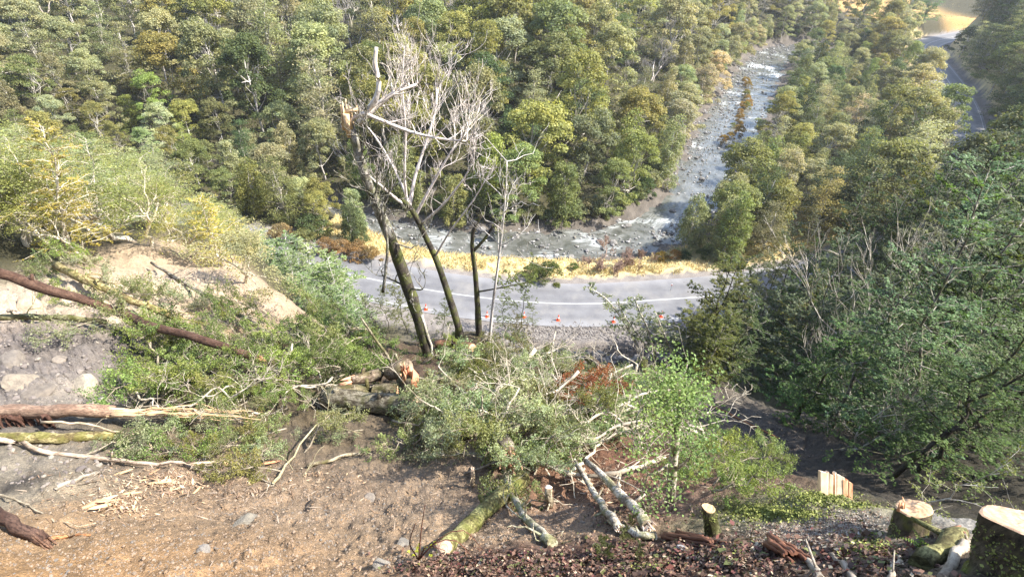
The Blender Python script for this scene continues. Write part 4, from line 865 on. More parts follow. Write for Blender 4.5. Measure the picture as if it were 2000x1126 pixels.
def log(name, label, pts, r, bark, cat="log", cut0=None, cut1=None, wood=None, group=None, tint=(1, 1, 1), stubs=0, n=10, rough=.07, twigs=0, tl=.6, wob=.012, sub=4, tw_depth=2):
    """a fallen stem through world points; r = (start, end); cut0/cut1: 'cut', 'split' or None"""
    pts = np.asarray(pts, float); m = frame_z(pts[0], pts[-1]); inv = np.array(m.inverted()); L = pts @ inv[:3, :3].T + inv[:3, 3]
    q = smooth_path(L, sub); q[1:-1] += RL.randn(len(q) - 2, 3) * wob; k = len(q); rad = np.linspace(r[0], r[1], k) * (1 + .05 * RL.randn(k))
    mb = MB(); tube(mb, q, rad, n, 0, True, RL, rough)
    for _ in range(stubs):
        i = RL.randint(1, k - 1); d = norm(RL.randn(3) * np.array([1, 1, .5]) + np.array([0, .6, .3])); tube(mb, [q[i], q[i] + d * (rad[i] + RL.uniform(.05, .2))], [rad[i] * .4, rad[i] * .25], 5)
    for _ in range(twigs):
        i = RL.randint(k // 4, k); t = norm(q[min(i + 1, k - 1)] - q[i - 1]); grow(mb, RL, q[i], norm(t * .6 + RL.randn(3) * .7), tl * RL.uniform(.5, 1.2), max(.008, rad[i] * .35), tw_depth, .5, .1, (1, 3), 3, .7, .2, .006)
    o = link(name, mb.mesh(name, bark), None, tint); o.matrix_world = m; tag(o, label, cat, group)
    for c, e, ax in ((cut0, 0, q[0] - q[1]), (cut1, -1, q[-1] - q[-2])):
        if c == 'cut': w = MB(); disc(w, q[e] + norm(ax) * .004, ax, rad[e] * .93, RL); link("cut_face", w.mesh("cut_face", wood or SAWN), o)
        elif c == 'split': w = MB(); splinters(w, q[e], ax, rad[e], RL, 18, rad[e] * 2.2, rad[e] * .2); link("splintered_end", w.mesh("splintered_end", wood or WOODO), o)
    return o
def dpts(*l): return np.array([D(*q) for q in l])
def near(pts, k, tip=None):
    out = [EYE + (G(px, py) - EYE) * kk for (px, py), kk in zip(pts, np.minimum(np.linspace(1.0, k - .02, len(pts)), .975).clip(k))]
    if tip: out.append(D(tip[0], tip[1], pix(out[-1])[2] * 1.0))
    return np.array(out)
def timber():
    # the sawn pile
    log("fallen_log", "biggest mossy fallen log lying across the slip below the snapped trunk", lay([(640, 792), (740, 803), (815, 812)], .27), (.235, .25), BARKL, "log", 'cut', 'cut', SAWN, "sawn logs of the big pile", (.62, .58, .48), 3, 12)
    log("fallen_log", "split log with an orange torn end, topmost of the sawn pile", lay([(690, 772), (745, 758), (800, 748)], .5), (.12, .24), BARKL, "log", 'split', None, WOODO, "sawn logs of the big pile", (.75, .62, .52), 2, 10)
    log("fallen_log", "mossy log with a pale sawn end lying between the split log and biggest log", lay([(650, 785), (720, 782), (783, 785)], .35), (.13, .19), BARKL, "log", None, 'cut', WOODO, "sawn logs of the big pile", (.62, .55, .38), 2, 10)
    log("fallen_log", "dark log with a torn pale end, right of the upright cut stump", lay([(812, 780), (850, 765), (890, 752)], .3), (.16, .15), BARKD, "log", 'split', None, WOODP, "sawn logs of the big pile", (1, 1, 1), 2, 9)
    log("fallen_log", "red-brown sawn log behind the leaning bare tree, round cut end facing the slip", lay([(850, 682), (885, 682), (922, 690)], .22), (.14, .17), BARKB, "log", None, 'cut', WOODO, None, (.9, .8, .75))
    o = log("cut_stump", "upright cut stump with a bright pink split face among the sawn logs", lay([(795, 800), (796, 797, .8), (797, 797, 1.05)]), (.2, .15), BARKD, "stump", None, 'split', WOODO, None, (1, 1, 1), 0, 10, .1, 0)
    w = MB(); q = np.array([[.02, -.17, .55], [.0, -.16, .9], [.02, -.1, 1.25]]); tube(w, q, [.13, .14, .05], 6, 0, True, RL, .15); inv = o.matrix_world.to_3x3().inverted(); link("split_face", w.mesh("split_face", WOODO), o, (1.15, .9, .85))
    log("snag_log", "short grey snag log with broken branch stubs, behind the brush at the slip's crest", lay([(872, 700), (900, 708), (935, 716)], .25), (.07, .13), BARKP, "log", 'split', 'cut', WOODP, None, (.95, .9, .85), 6, 8, .1, 5, .8)
    log("fallen_log", "small log with a torn red end poking from the brush right of the sawn pile", lay([(880, 775), (925, 790)], .45), (.12, .12), BARKB, "log", None, 'split', WOODR, None, (1, 1, 1))
    log("fallen_log", "broken scaly trunk with a shattered red end in the middle of the brush", lay([(968, 880), (985, 905), (992, 930)], .45), (.13, .15), BARKL, "log", None, 'split', WOODO, None, (.8, .75, .7), 1, 9, .1)
    # left side
    log("fallen_log", "long straight red-brown log slanting down the left rock face", dpts((-60, 515, 14.2), (100, 566, 14.6), (240, 612, 15.2), (290, 635, 14.4), (400, 665, 13.7), (505, 700, 13.4)), (.14, .095), BARKB, "log", None, 'split', WOODO, "fallen logs on the left rock face", (.55, .55, .58), 2, 10, .05)
    log("fallen_log", "thin mossy horizontal log below the long red-brown log", lay([(-40, 632), (60, 630), (140, 632), (212, 640)], .2), (.09, .07), BARKL, "log", None, None, None, "fallen logs on the left rock face", (.65, .65, .4), 3, 8, .12, 4, .7)
    log("fallen_log", "yellow-lichened log slanting above the long red-brown log", lay([(120, 540), (190, 575), (270, 610), (360, 645)], .45), (.13, .1), BARKL, "log", None, None, None, "fallen logs on the left rock face", (1.15, 1.0, .55), 3, 9, .12, 6, .9)
    log("fallen_pole", "thin grey pole leaning on the pale earth bank", lay([(300, 525), (380, 575), (440, 610), (505, 650)], .3), (.05, .08), BARKL, "pole", None, None, None, None, (.8, .75, .7), 2, 6, .1, 4, .7)
    log("fallen_log", "pale leaning trunk fallen through the sunlit trees at the left edge", dpts((-40, 350, 27), (20, 420, 26), (100, 480, 25), (180, 540, 24)), (.09, .13), BARKP, "log", None, None, None, None, (1.1, 1.05, .95), 3, 8, .06, 5, 1.2)
    # torn trunk at the left edge with its long fibres
    o = log("torn_trunk", "torn trunk at the left edge pulled out into long pale fibres", lay([(-70, 828), (60, 824), (150, 822), (235, 824)], .3), (.13, .12), BARKB, "log", None, 'split', WOODY, None, (1.5, 1.75, 1.9), 2, 9, .15)
    w = MB(); inv = np.array(o.matrix_world.inverted())
    for i in range(20):
        a = lay([(225 + RL.rand() * 10, 822 + RL.rand() * 12)], .3)[0]; e = lay([(330 + RL.rand() ** .6 * 200, 822 + RL.rand() * 26)], .25 + .2 * RL.rand())[0]; q = curve(a, e, RL, 8, .015, .03); q = q @ inv[:3, :3].T + inv[:3, 3]; tube(w, q, np.linspace(.022, .006, 8), 4)
    link("torn_fibres", w.mesh("torn_fibres", WOODY), o, (.85, .78, .75))
    w = MB()
    for i in range(26):
        p = lay([(RL.uniform(10, 112), 826)], .27)[0]; q = [p + np.array([RL.randn() * .03, -.05, 0])]
        for t in range(4): q.append(q[-1] + np.array([RL.randn() * .05 + .03, RL.randn() * .03 - .02, -RL.uniform(.04, .13) * (1.6 if 75 < pix(p)[0] < 112 else .8)]))
        tube(w, np.array(q) @ inv[:3, :3].T + inv[:3, 3], np.array([.045, .035, .024, .015, .005]) * RL.uniform(.6, 1.3), 5, 0, True, RL, .3)
    link("hanging_roots", w.mesh("hanging_roots", BARKB), o, (.45, .4, .42))
    log("fallen_log", "mossy log lying just under the torn trunk at the left", lay([(-60, 862), (80, 862), (160, 858), (240, 856)], .1), (.11, .08), BARKL, "log", None, None, None, None, (1.0, .9, .5), 2, 8, .12)
    log("bare_branch", "long wavy pale branch crossing the slip below the torn trunk", lay([(-40, 868, .15), (30, 868), (90, 888), (200, 902), (310, 912), (380, 912), (440, 904)], .1), (.05, .022), BARKP, "branch", None, None, None, None, (.95, .8, .7), 3, 6, .12, 3, .5)
    log("bare_branch", "pale fibre branch curving from torn trunk toward green brush", lay([(90, 838), (180, 842), (230, 858), (285, 862)], .2), (.03, .012), BARKP, "branch", None, None, None, None, (1, .85, .7), 0, 5)
    log("fallen_log", "dark charred-looking log end poking in at the lower left edge", lay([(-60, 990, .3), (0, 1015, .2), (40, 1042, .1), (88, 1062, .04)]), (.075, .07), BARKB, "log", None, 'split', BARKB, None, (.5, .5, .55), 2, 9, .16)
    log("bare_root", "orange root lying beside the dark log at the lower left", lay([(85, 1052), (130, 1050), (178, 1046)], .03), (.03, .012), BARKB, "root", None, None, None, None, (2.0, 1.7, 1.2), 0, 6)
    log("bare_branch", "pale twig curving above the dark log end at the left", lay([(-30, 966), (30, 978), (70, 1000), (130, 1026), (190, 1024)], .04), (.02, .006), BARKP, "branch", None, None, None, None, (.9, .8, .65), 0, 5)
    log("bare_branch", "short grey stick lying below the wavy pale branch", lay([(112, 955), (150, 940), (198, 926)], .04), (.035, .025), BARKP, "branch", None, None, None, None, (.85, .8, .75), 1, 6)
    log("bare_branch", "lichen-spotted stick lying across bare soil left of the grey-green brush", lay([(600, 912), (650, 900), (700, 888), (758, 868)], .05), (.035, .03), BARKL, "branch", None, None, None, None, (1.1, 1.0, .8), 0, 6)
    log("bare_branch", "thin forked branch standing out of the left green brush", lay([(535, 945, .05), (575, 905, .2), (610, 870, .4), (655, 838, .5)]), (.028, .01), BARKP, "branch", None, None, None, None, (.9, .85, .6), 0, 5, .1, 5, .5)
    log("bare_branch", "thin pale twig lying below the left green brush", lay([(440, 900), (490, 928), (560, 960)], .05), (.018, .008), BARKP, "branch", None, None, None, None, (1, .95, .85), 0, 5, .1, 3, .3)
    # the brush heap's bare limbs
    log("dead_branch", "thick pale dead branch standing out of the brush toward the road", near([(905, 845), (932, 812), (965, 770), (990, 750), (1015, 722)], .87, (1045, 682)), (.085, .05), BARKP, "branch", None, 'cut', WOODP, "big bare branches in the brush heap", (1.1, 1.03, .95), 2, 8, .08, 7, .7)
    log("dead_branch", "long arching branch sweeping across the front of the brush heap", near([(955, 855), (1010, 884), (1070, 910), (1140, 928), (1210, 922), (1265, 906), (1295, 893)], .915), (.06, .025), BARKP, "branch", None, 'split', WOODP, "big bare branches in the brush heap", (.95, .88, .8), 2, 7, .08, 10, .8)
    log("fallen_log", "lichen-white trunk propped on the slip, left one of two under the arching branch", lay([(1118, 930, .35), (1160, 985, .2), (1205, 1042, .1)]), (.04, .05), BARKL, "log", None, 'split', WOODP, "white trunks under the arching branch", (1.5, 1.4, 1.3), 2, 9, .06)
    log("fallen_log", "lichen-white trunk propped on the slip, right one of two under the arching branch", lay([(1138, 932, .4), (1200, 980, .25), (1262, 1040, .1)]), (.048, .062), BARKL, "log", None, 'split', WOODP, "white trunks under the arching branch", (1.5, 1.4, 1.3), 3, 9, .06)
    log("fallen_log", "short white trunk at the foot of the two propped trunks", lay([(1185, 1015), (1225, 1045), (1278, 1052)], .06), (.035, .04), BARKL, "log", None, None, None, None, (1.5, 1.45, 1.35), 2, 8)
    log("bare_branch", "white lichen branch lying down to the leaf litter left of the propped trunks", lay([(985, 955, .3), (1000, 985, .2), (1030, 1025, .1), (1078, 1066, .06)]), (.035, .055), BARKL, "branch", None, None, None, None, (1.5, 1.45, 1.3), 2, 8, .08, 4, .4)
    log("dead_branch", "crooked pale branch crossing up through the middle of the brush", near([(1145, 935), (1105, 892), (1085, 850), (1060, 818)], .91), (.075, .04), BARKP, "branch", None, None, None, "big bare branches in the brush heap", (.95, .9, .8), 2, 7, .08, 6, .7)
    log("dead_branch", "thin curved white branch arching high over the brush, bent like a bow", near([(1115, 920), (1150, 890), (1185, 855), (1215, 842), (1245, 850), (1255, 875)], .905), (.028, .012), BARKP, "branch", None, None, None, "big bare branches in the brush heap", (1.15, 1.1, 1), 0, 6, .05, 6, .5)
    log("fallen_log", "moss-green log with a pinkish sawn end lying in the leaf litter", lay([(868, 1078, .08), (905, 1040, .08), (965, 990, .12), (1020, 950, .2)]), (.082, .12), BARKL, "log", 'cut', None, SAWN, None, (.75, .75, .35), 2, 11, .08)
    log("bark_stub", "pale broken stub standing at the left edge of the brush", lay([(924, 950), (922, 945, .35)]), (.035, .03), BARKP, "stub", None, 'split', WOODP, None, (1.1, .95, .8), 1, 6)
    log("bark_stub", "pale broken stub standing between the mossy log and the propped trunks", lay([(1073, 990), (1066, 985, .4)]), (.05, .055), BARKL, "stub", None, 'cut', WOODP, None, (1.4, 1.3, 1.1), 1, 7)
    log("fallen_pole", "long orange-brown pole lying along the gully under the thicket", lay([(1390, 795), (1450, 825), (1520, 860)], .08), (.03, .02), BARKB, "pole", None, None, None, "poles lying along the gully", (1.6, 1.3, 1.0), 1, 6)
    log("fallen_pole", "short leafy-tipped grey pole lying in the gully", lay([(1345, 840), (1380, 850), (1412, 866)], .06), (.02, .035), BARKP, "pole", None, 'cut', WOODP, "poles lying along the gully", (.9, .85, .8), 1, 6)
    log("fallen_log", "dark log end sticking out of the brush toward the road hollow", lay([(1185, 742), (1145, 712)], .3), (.13, .12), BARKD, "log", None, 'cut', BARKB, None, (1.6, 1.4, 1.3))
    # assorted bare sticks caught in the brush
    spots = [(1010, 745), (1085, 770), (1180, 790), (1230, 745), (1120, 845), (1030, 830), (1260, 830), (1350, 880), (870, 850), (900, 820), (985, 905), (1230, 880), (1060, 730), (1150, 770), (1290, 790), (940, 760), (1000, 790), (1050, 860), (1160, 830), (1210, 815), (1105, 800), (960, 840), (1190, 860)]
    for i, (px, py) in enumerate(spots):
        a = lay([(px, py)], .5)[0]; d = norm(RL.randn(3) * np.array([1, .7, .3]) + np.array([0, 0, .2])); L = RL.uniform(1.1, 2.6); q = curve(a - d * L * .5, a + d * L * .5, RL, 6, .08)
        o = log("dead_stick", None, q, (.032, .014), BARKP, "branch", None, None, None, None, (1.05, 1, .92), 0, 5, .06, 7, .5, .01, 3, 3); later(o, "branch", "bare white twiggy stick caught in the brush heap", "bare sticks in the brush heap", a)
    spots = [(330, 740), (450, 790), (380, 700), (560, 720), (620, 740), (350, 770), (420, 740), (500, 750), (540, 700), (410, 810), (650, 790), (520, 670), (470, 830), (590, 790), (300, 800), (680, 690), (660, 720)]
    for i, (px, py) in enumerate(spots):
        a = lay([(px, py)], .3)[0]; d = norm(RL.randn(3) * np.array([1, .7, .25]) + np.array([0, 0, .15])); L = RL.uniform(.8, 1.9); q = curve(a - d * L * .5, a + d * L * .5, RL, 6, .08)
        o = log("dead_stick", None, q, (.03, .012), BARKP, "branch", None, None, None, None, (1.0, .95, .88), 0, 5, .06, 7, .5, .01, 3, 3); later(o, "branch", "bare grey twiggy stick lying in the left green brush", "bare sticks in the left brush", a)
timber()
# ------------------------------------------------------------------ cut foliage
BOUGH = [mk_bough(np.random.RandomState(600 + j), 2.1, .055, 18, (.2, .5, -.1, .35, .1)[j], 84, BARKP) for j in range(5)]
BTONE = {'grey-green': (.25, .285, .175), 'dull green': (.18, .215, .095), 'bright green': (.16, .225, .07), 'yellow-green': (.20, .245, .07), 'dark green': (.06, .09, .025), 'russet': (.22, .08, .035), 'olive': (.14, .145, .05)}
def hl(px, py, poly):
    xs = [p[0] for p in poly]; ys = [p[1] for p in poly]; return ('upper' if py < (min(ys) + max(ys)) / 2 else 'lower') + ' ' + ('left' if px < (min(xs) + max(xs)) / 2 else 'right')
def inpoly(x, y, P):
    c = False; j = len(P) - 1
    for i in range(len(P)):
        if (P[i][1] > y) != (P[j][1] > y) and x < (P[j][0] - P[i][0]) * (y - P[i][1]) / (P[j][1] - P[i][1]) + P[i][0]: c = not c
        j = i
    return c
def boughs(poly, n, tones, where, group, sc=(.7, 1.15), lift=(.0, .55), sep=.5, down=.4):
    xs = [p[0] for p in poly]; ys = [p[1] for p in poly]; got = []; t = 0
    while len(got) < n and t < n * 40:
        t += 1; px, py = RL.uniform(min(xs), max(xs)), RL.uniform(min(ys), max(ys))
        if not inpoly(px, py, poly): continue
        g = G(px, py)
        if g[1] > 40 or any(np.linalg.norm(g - q) < sep for q in got): continue
        got.append(g); tone = tones[RL.randint(len(tones))]; a = RL.rand() * 6.28; s = RL.uniform(*sc)
        slope = math.atan2(H(g[0] + math.sin(a) * .6, g[1] + math.cos(a) * .6) - H(g[0], g[1]), .6)
        rot = Matrix.Rotation(-a, 4, 'Z') @ Matrix.Rotation(slope + RL.uniform(-.16, .14), 4, 'X') @ Matrix.Rotation(RL.randn() * .5, 4, 'Y')
        o = plant("leafy_bough", BOUGH[RL.randint(5)], g + np.array([-math.sin(a), -math.cos(a), 0]) * s * .8 + np.array([0, 0, RL.uniform(*lift)]), rot.to_euler(), s, jitter(BTONE[tone], .14), ("branch", "foliage"), (.6, .55, .48))
        later(o, "branch", f"{tone} cut bough {where}, {hl(px, py, poly)}", group, g)
boughs([(780, 880), (790, 810), (870, 740), (960, 715), (1060, 722), (1200, 752), (1330, 775), (1345, 810), (1230, 850), (1130, 900), (960, 915), (860, 900)], 150, ['grey-green', 'grey-green', 'grey-green', 'dull green', 'olive'], "in the middle brush heap", "leafy boughs of the brush heap", (.42, .75), (.0, .32), .36)
boughs([(930, 900), (1100, 900), (1060, 985), (940, 985)], 10, ['grey-green', 'dull green'], "at the brush heap's foot", "leafy boughs of the brush heap", (.4, .7), (0, .25), .4)
boughs([(870, 740), (930, 720), (960, 800), (900, 850), (860, 800)], 9, ['dark green', 'bright green'], "right of the sawn logs", "leafy boughs of the brush heap", (.45, .65), (.0, .3), .4)
boughs([(1090, 770), (1160, 775), (1190, 830), (1120, 820)], 3, ['russet'], "dead and russet in the middle heap", "leafy boughs of the brush heap", (.6, .8), (.2, .5), .5)
boughs([(1330, 880), (1400, 865), (1470, 905), (1520, 965), (1430, 980), (1350, 965), (1320, 910)], 30, ['bright green', 'dull green', 'yellow-green'], "right of the young green tree", "green boughs above the gully", (.25, .42), (0, .12), .26)
boughs([(290, 690), (420, 640), (520, 690), (610, 610), (700, 650), (740, 720), (640, 765), (430, 790), (270, 800)], 70, ['bright green', 'yellow-green', 'dull green', 'bright green'], "in the left green brush", "leafy boughs of the left brush", (.55, .9), (0, .25), .5)
boughs([(240, 640), (330, 650), (400, 700), (300, 720), (180, 680), (130, 660)], 10, ['grey-green', 'dull green', 'dark green'], "under the long red-brown log", "leafy boughs of the left brush", (.6, 1.0), (0, .2), .7)
boughs([(640, 640), (770, 650), (790, 720), (660, 760), (600, 700)], 16, ['dark green', 'bright green', 'dark green'], "left of the snapped trunk's foot", "leafy boughs of the left brush", (.5, .8), (0, .2), .5)
boughs([(190, 885), (330, 830), (520, 770), (690, 800), (680, 850), (560, 930), (430, 950), (300, 905)], 30, ['dull green', 'olive', 'grey-green', 'bright green'], "below the left brush", "leafy boughs low on the slip", (.35, .65), (0, .1), .42)
boughs([(60, 520), (300, 560), (420, 600), (330, 640), (200, 600), (60, 560)], 14, ['yellow-green', 'grey-green', 'dull green'], "on the fallen lichened log", "leafy boughs on the left bank", (.6, .95), (0, .3), .8)
boughs([(440, 590), (530, 640), (500, 690), (430, 640)], 6, ['bright green', 'yellow-green'], "below the pale earth bank", "leafy boughs on the left bank", (.6, .9), (0, .2), .8)
boughs([(800, 700), (900, 672), (1000, 690), (1040, 715), (900, 745)], 16, ['olive', 'dull green', 'yellow-green', 'dark green'], "by the standing trunks", "leafy boughs at the standing trunks", (.4, .65), (0, .2), .5)
# the living young green tree at the heap's right end
def young_tree():
    rng = np.random.RandomState(17); b = G(1316, 985); Y = b[1]
    o = thing("young_tree", "young tree with lichened white stem and fresh green crown at the brush heap's right", "tree", b)
    mb = MB(); tr = pathY(b - np.array([0, 0, .2]), [(1312, 930, 0), (1318, 870, 0), (1322, 830, 0)], Y); tube(mb, tr, np.linspace(.07, .04, len(tr)), 7, 0, True, rng, .1)
    tips = []
    for l, r in (([(1322, 830, 0), (1330, 800, 0), (1318, 775, .1)], .03), ([(1320, 845, 0), (1290, 815, -.1), (1250, 800, -.2)], .03), ([(1322, 835, 0), (1300, 790, .2), (1290, 760, .3)], .025), ([(1314, 920, 0), (1340, 900, -.1), (1345, 885, -.1)], .025), ([(1316, 900, 0), (1275, 925, -.2), (1255, 915, -.3)], .018)):
        q = smooth_path(np.stack([at_y(px, py, Y + dy) for px, py, dy in l])); tube(mb, q, np.linspace(r, r * .5, len(q)), 5)
        for i in range(5): grow(mb, rng, q[rng.randint(len(q) // 2, len(q))], norm(rng.randn(3) * .6 + np.array([0, 0, .7])), .22, .012, 2, .5, .3, (2, 3), 3, .75, .2, .004, 0, tips)
    put(mb, "trunk", BARKL, o, b, (1.5, 1.45, 1.35)); P, NR = [], []
    for q, d in tips: m = 16; P.append(q + rng.randn(m, 3) * .09); NR.append(rng.randn(m, 3) * .6 + np.array([0, 0, .8]))
    cx = at_y(1310, 800, Y)
    for i in range(26): c = cx + rng.randn(3) * np.array([.24, .22, .22]); m = 60; P.append(c + rng.randn(m, 3) * .08); NR.append(rng.randn(m, 3) * .6 + np.array([0, 0, .8]))
    cb = MB(); P = np.vstack(P); leaves(cb, P, np.vstack(NR), .034 * rng.uniform(.7, 1.3, len(P)), rng, .7); put(cb, "crown", LEAFN, o, b, (.19, .27, .09))
young_tree()
# ------------------------------------------------------------------ foreground: stumps, slabs, litter
RH = np.random.RandomState(88)
def litter_material(name, stops, rough=.7, gloss=.3):
    m, n, l, b = mat(name); ge = n.new("ShaderNodeNewGeometry"); r = ramp(n, l, ge.outputs["Random Per Island"], stops); r.color_ramp.interpolation = 'CONSTANT'
    l.new(r.outputs[0], b.inputs["Base Color"]); b.inputs["Roughness"].default_value = rough; b.inputs["Specular IOR Level"].default_value = gloss; return m
MOSS = litter_material("moss_leaf", [(0, (.13, .15, .03)), (.3, (.20, .225, .05)), (.6, (.27, .28, .075)), (.85, (.16, .17, .06))])
def rim_c(V, ax):
    c = V.reshape(-1, 3).mean(0); return c - (c @ ax) * ax
def stump(name, label, base, top, r0, r1, tilt, bark, tint, woodtint, sliver=None, flare=1.35, n=22, group=None):
    """sawn stump along base -> top: bark wall with flared foot, sloping sawn top, optional torn sliver"""
    base = np.asarray(base, float); top = np.asarray(top, float); ax = norm(top - base); e1 = norm(np.cross(ax, FWD)); e2 = np.cross(ax, e1)
    th = np.arange(n) * 2 * math.pi / n; lob = 1 + .07 * np.sin(3 * th + RH.rand() * 6) + .05 * np.sin(5 * th + RH.rand() * 6) + .03 * RH.randn(n)
    K = 12; V = []
    for k in range(K):
        f = k / (K - 1); c = base + (top - base) * f; r = (r0 * (1 - f) + r1 * f) * (1 + (flare - 1) * (1 - f) ** 3); rr = r * (1 + (lob - 1) * (1.6 - f))
        o2 = np.cos(th)[:, None] * e1 * rr[:, None] + np.sin(th)[:, None] * e2 * rr[:, None]
        ring = c + o2 + ax * ((o2 @ e1) * tilt[0] + (o2 @ e2) * tilt[1])[:, None] * f ** 2
        if 0 < k < K - 1: ring += RH.randn(n, 3) * r * .03
        V.append(ring)
    V = np.array(V) - base; i = np.arange(K - 1)[:, None] * n; j = np.arange(n)[None]; j2 = (j + 1) % n
    mb = MB(); mb.add(V.reshape(-1, 3), np.stack([i + j, i + j2, i + n + j2, i + n + j], -1).reshape(-1, 4), 0, True)
    o = link(name, mb.mesh(name, bark), None, tint); o.location = base; tag(o, label, "stump", group)
    rim = V[-1]; c = rim.mean(0); w = MB(); rings = [rim * 1.0]
    for f in (.93, .7, .4, .15): rings.append(c + (rim - c) * f + ax * (.004 + .008 * RH.rand()) + RH.randn(n, 3) * r1 * .012)
    R = np.array(rings); i = np.arange(len(R) - 1)[:, None] * n; w.add(R.reshape(-1, 3), np.stack([i + j, i + j2, i + n + j2, i + n + j], -1).reshape(-1, 4), 0)
    w.add(np.vstack([R[-1], [c + ax * .01]]), np.stack([np.arange(n), (np.arange(n) + 1) % n, np.full(n, n)], -1), 0)
    link("cut_face", w.mesh("cut_face", SAWN), o, woodtint)
    w = MB(); m_ = int(r0 * 9000); kk = RH.randint(2, K - 1, m_); tt = RH.rand(m_) * n; t0 = tt.astype(int) % n; fr = (tt - tt.astype(int))[:, None]
    pp = (V[kk, t0] * (1 - fr) + V[kk, (t0 + 1) % n] * fr); kf = RH.rand(m_)[:, None]; pp = pp * kf + (V[kk - 1, t0] * (1 - fr) + V[kk - 1, (t0 + 1) % n] * fr) * (1 - kf); cc = pp - (pp @ ax)[:, None] * ax; nn = norm(cc - (rim_c(V, ax)))
    keep = vnoise(pp[:, 0] * 11 + 5, pp[:, 2] * 11) > .5; pp, nn = pp[keep], nn[keep]; leaves(w, pp + nn * .004, nn + RH.randn(len(pp), 3) * .6, .014 * np.exp(RH.randn(len(pp)) * .3), RH, .7); link("moss", w.mesh("moss", MOSS), o)
    if sliver:
        w = MB()
        for (px, py, d, hh, ww) in sliver:
            p = D(px, py, d) - base; tube(w, [p - ax * hh, p, p + ax * hh * RH.uniform(.6, 1.1) + e1 * RH.randn() * .01], [ww * 1.6, ww, .002], 4)
        link("torn_sliver", w.mesh("torn_sliver", WOODO), o, (1.15, 1.1, .95))
    return o
def foreground():
    stump("mossy_stump", "largest stump at the right edge, mossy bark under a broad pinkish sawn top", D(1985, 1165, 3.12), D(2003, 1020, 3.05), .20, .19, (.1, .05), BARKD, (1.3, 1.25, 1.0), (.88, .78, .7), None, 1.2, 26)
    stump("sawn_stump", "dark sawn stump with a torn sliver on its pale top, beside largest stump", D(1766, 1080, 4.24), D(1785, 992, 4.2), .115, .115, (-.3, -.1), BARKD, (1.25, 1.15, 1.0), (1.0, .9, .76), [(1757, 985, 4.16, .05, .008), (1766, 980, 4.17, .045, .01), (1762, 984, 4.16, .03, .012)], 1.25, 20)
    stump("thin_stump", "thin moss-covered stump with a small pale oval top, left end of the mossy mound", D(1400, 1075, 5.1), D(1384, 992, 5.0), .07, .055, (.3, -.2), BARKL, (.36, .38, .2), (1.0, .95, .72), None, 1.25, 14)
    # split slabs of a shattered stump behind the mound
    g = D(1635, 985, 6.2); o = thing("split_stump", "two upright pale split slabs of a shattered stump behind the mossy mound", "stump", g)
    for (px0, px1, top, bot, mt, tint) in ((1604, 1626, 920, 985, WOODP, (1.15, 1.1, 1)), (1632, 1648, 924, 990, WOODP, (1.1, 1.1, 1.05)), (1648, 1664, 936, 992, WOODO, (1.3, 1.25, 1.2))):
        a, c = D(px0, bot, 6.2), D(px1, bot, 6.2); ta, tc = D(px0 - 1, top, 6.1), D(px1 + 2, top + 8, 6.1); th = FWD * .05; mb = MB(); sp_ = RH.randint(0, 9)
        fr = np.linspace(0, 1, 9); topv = np.array([ta + (tc - ta) * f + UP * (RH.uniform(-.004, .004) + (.022 if i_ == sp_ else 0)) for i_, f in enumerate(fr)]); botv = np.array([a + (c - a) * f - UP * .1 for f in fr])
        V = np.vstack([botv, topv, botv + th * 2, topv + th]) - g; k = 9; q = []
        for i in range(k - 1): q += [[i, i + 1, k + i + 1, k + i], [2 * k + i + 1, 2 * k + i, 3 * k + i, 3 * k + i + 1], [k + i, k + i + 1, 3 * k + i + 1, 3 * k + i]]
        q += [[0, k, 3 * k, 2 * k], [k - 1, 3 * k - 1, 4 * k - 1, 2 * k - 1]]
        mb.add(V, q); link("slab", mb.mesh("slab", mt), o, tint)
    # sticks and rotten wood on the mound
    for (pts, r, bk, tint, lab, nm) in (
        ([(1558, 1078), (1580, 1100), (1600, 1135)], (.022, .03), BARKP, (.75, .7, .66), "grey stick on the mound's litter, left one of the two beside the sawn stump", "fallen_stick"),
        ([(1622, 1085), (1645, 1108), (1668, 1140)], (.018, .025), BARKP, (.6, .55, .52), "dull grey stick on the mound's litter, just left of the sawn stump's foot", "fallen_stick"),
        ([(1895, 1060), (1868, 1085), (1835, 1130)], (.036, .024), BARKP, (.72, .66, .6), "thick pale broken stick leaning at the foot of the largest stump", "fallen_stick"),
        ([(1755, 1090), (1745, 1110), (1735, 1135)], (.012, .016), BARKP, (.7, .65, .6), "thin stick under the fern by the sawn stump", "fallen_stick"),
        ([(1400, 1062), (1450, 1052), (1495, 1045)], (.012, .008), BARKD, (1, .9, .8), "thin dark stick lying against the thin mossy stump", "fallen_stick"),
        ([(1140, 1095), (1165, 1105), (1190, 1112)], (.008, .005), BARKD, (1.2, 1, .9), "thin twig lying on the red-brown leaf litter", "fallen_stick")):
        log(nm, lab, lay(pts, .02), r, bk, "stick", None, None, None, None, tint, 1, 7, .12)
    for (c, L, w, px1, py1, lab, tint) in (((1300, 1050), .5, .07, 1408, 1068, "flat slab of rotten red wood at the lip of the leaf litter", (.6, .58, .55)), ((1500, 1062), .4, .08, 1560, 1100, "crumbling rotten red log piece on the mound", (.7, .65, .6))):
        a, e = G(*c) + [0, 0, .06], G(px1, py1) + [0, 0, .05]; q = np.linspace(a, e, 9); m = frame_z(q[0], q[-1]); inv = np.array(m.inverted()); q = q @ inv[:3, :3].T + inv[:3, 3]; mb = MB()
        [tube(mb, q[i0:i1] + np.array([RH.uniform(-1, 1) * w, RH.uniform(-.35, .35) * w, 0]) + RH.randn(i1 - i0, 3) * .004, np.linspace(.5, 1, i1 - i0)[::-1] * w * RH.uniform(.15, .4), 5, 0, True, RH, .35) for i0, i1 in [(RH.randint(0, 4), RH.randint(6, 10)) for _ in range(16)]]
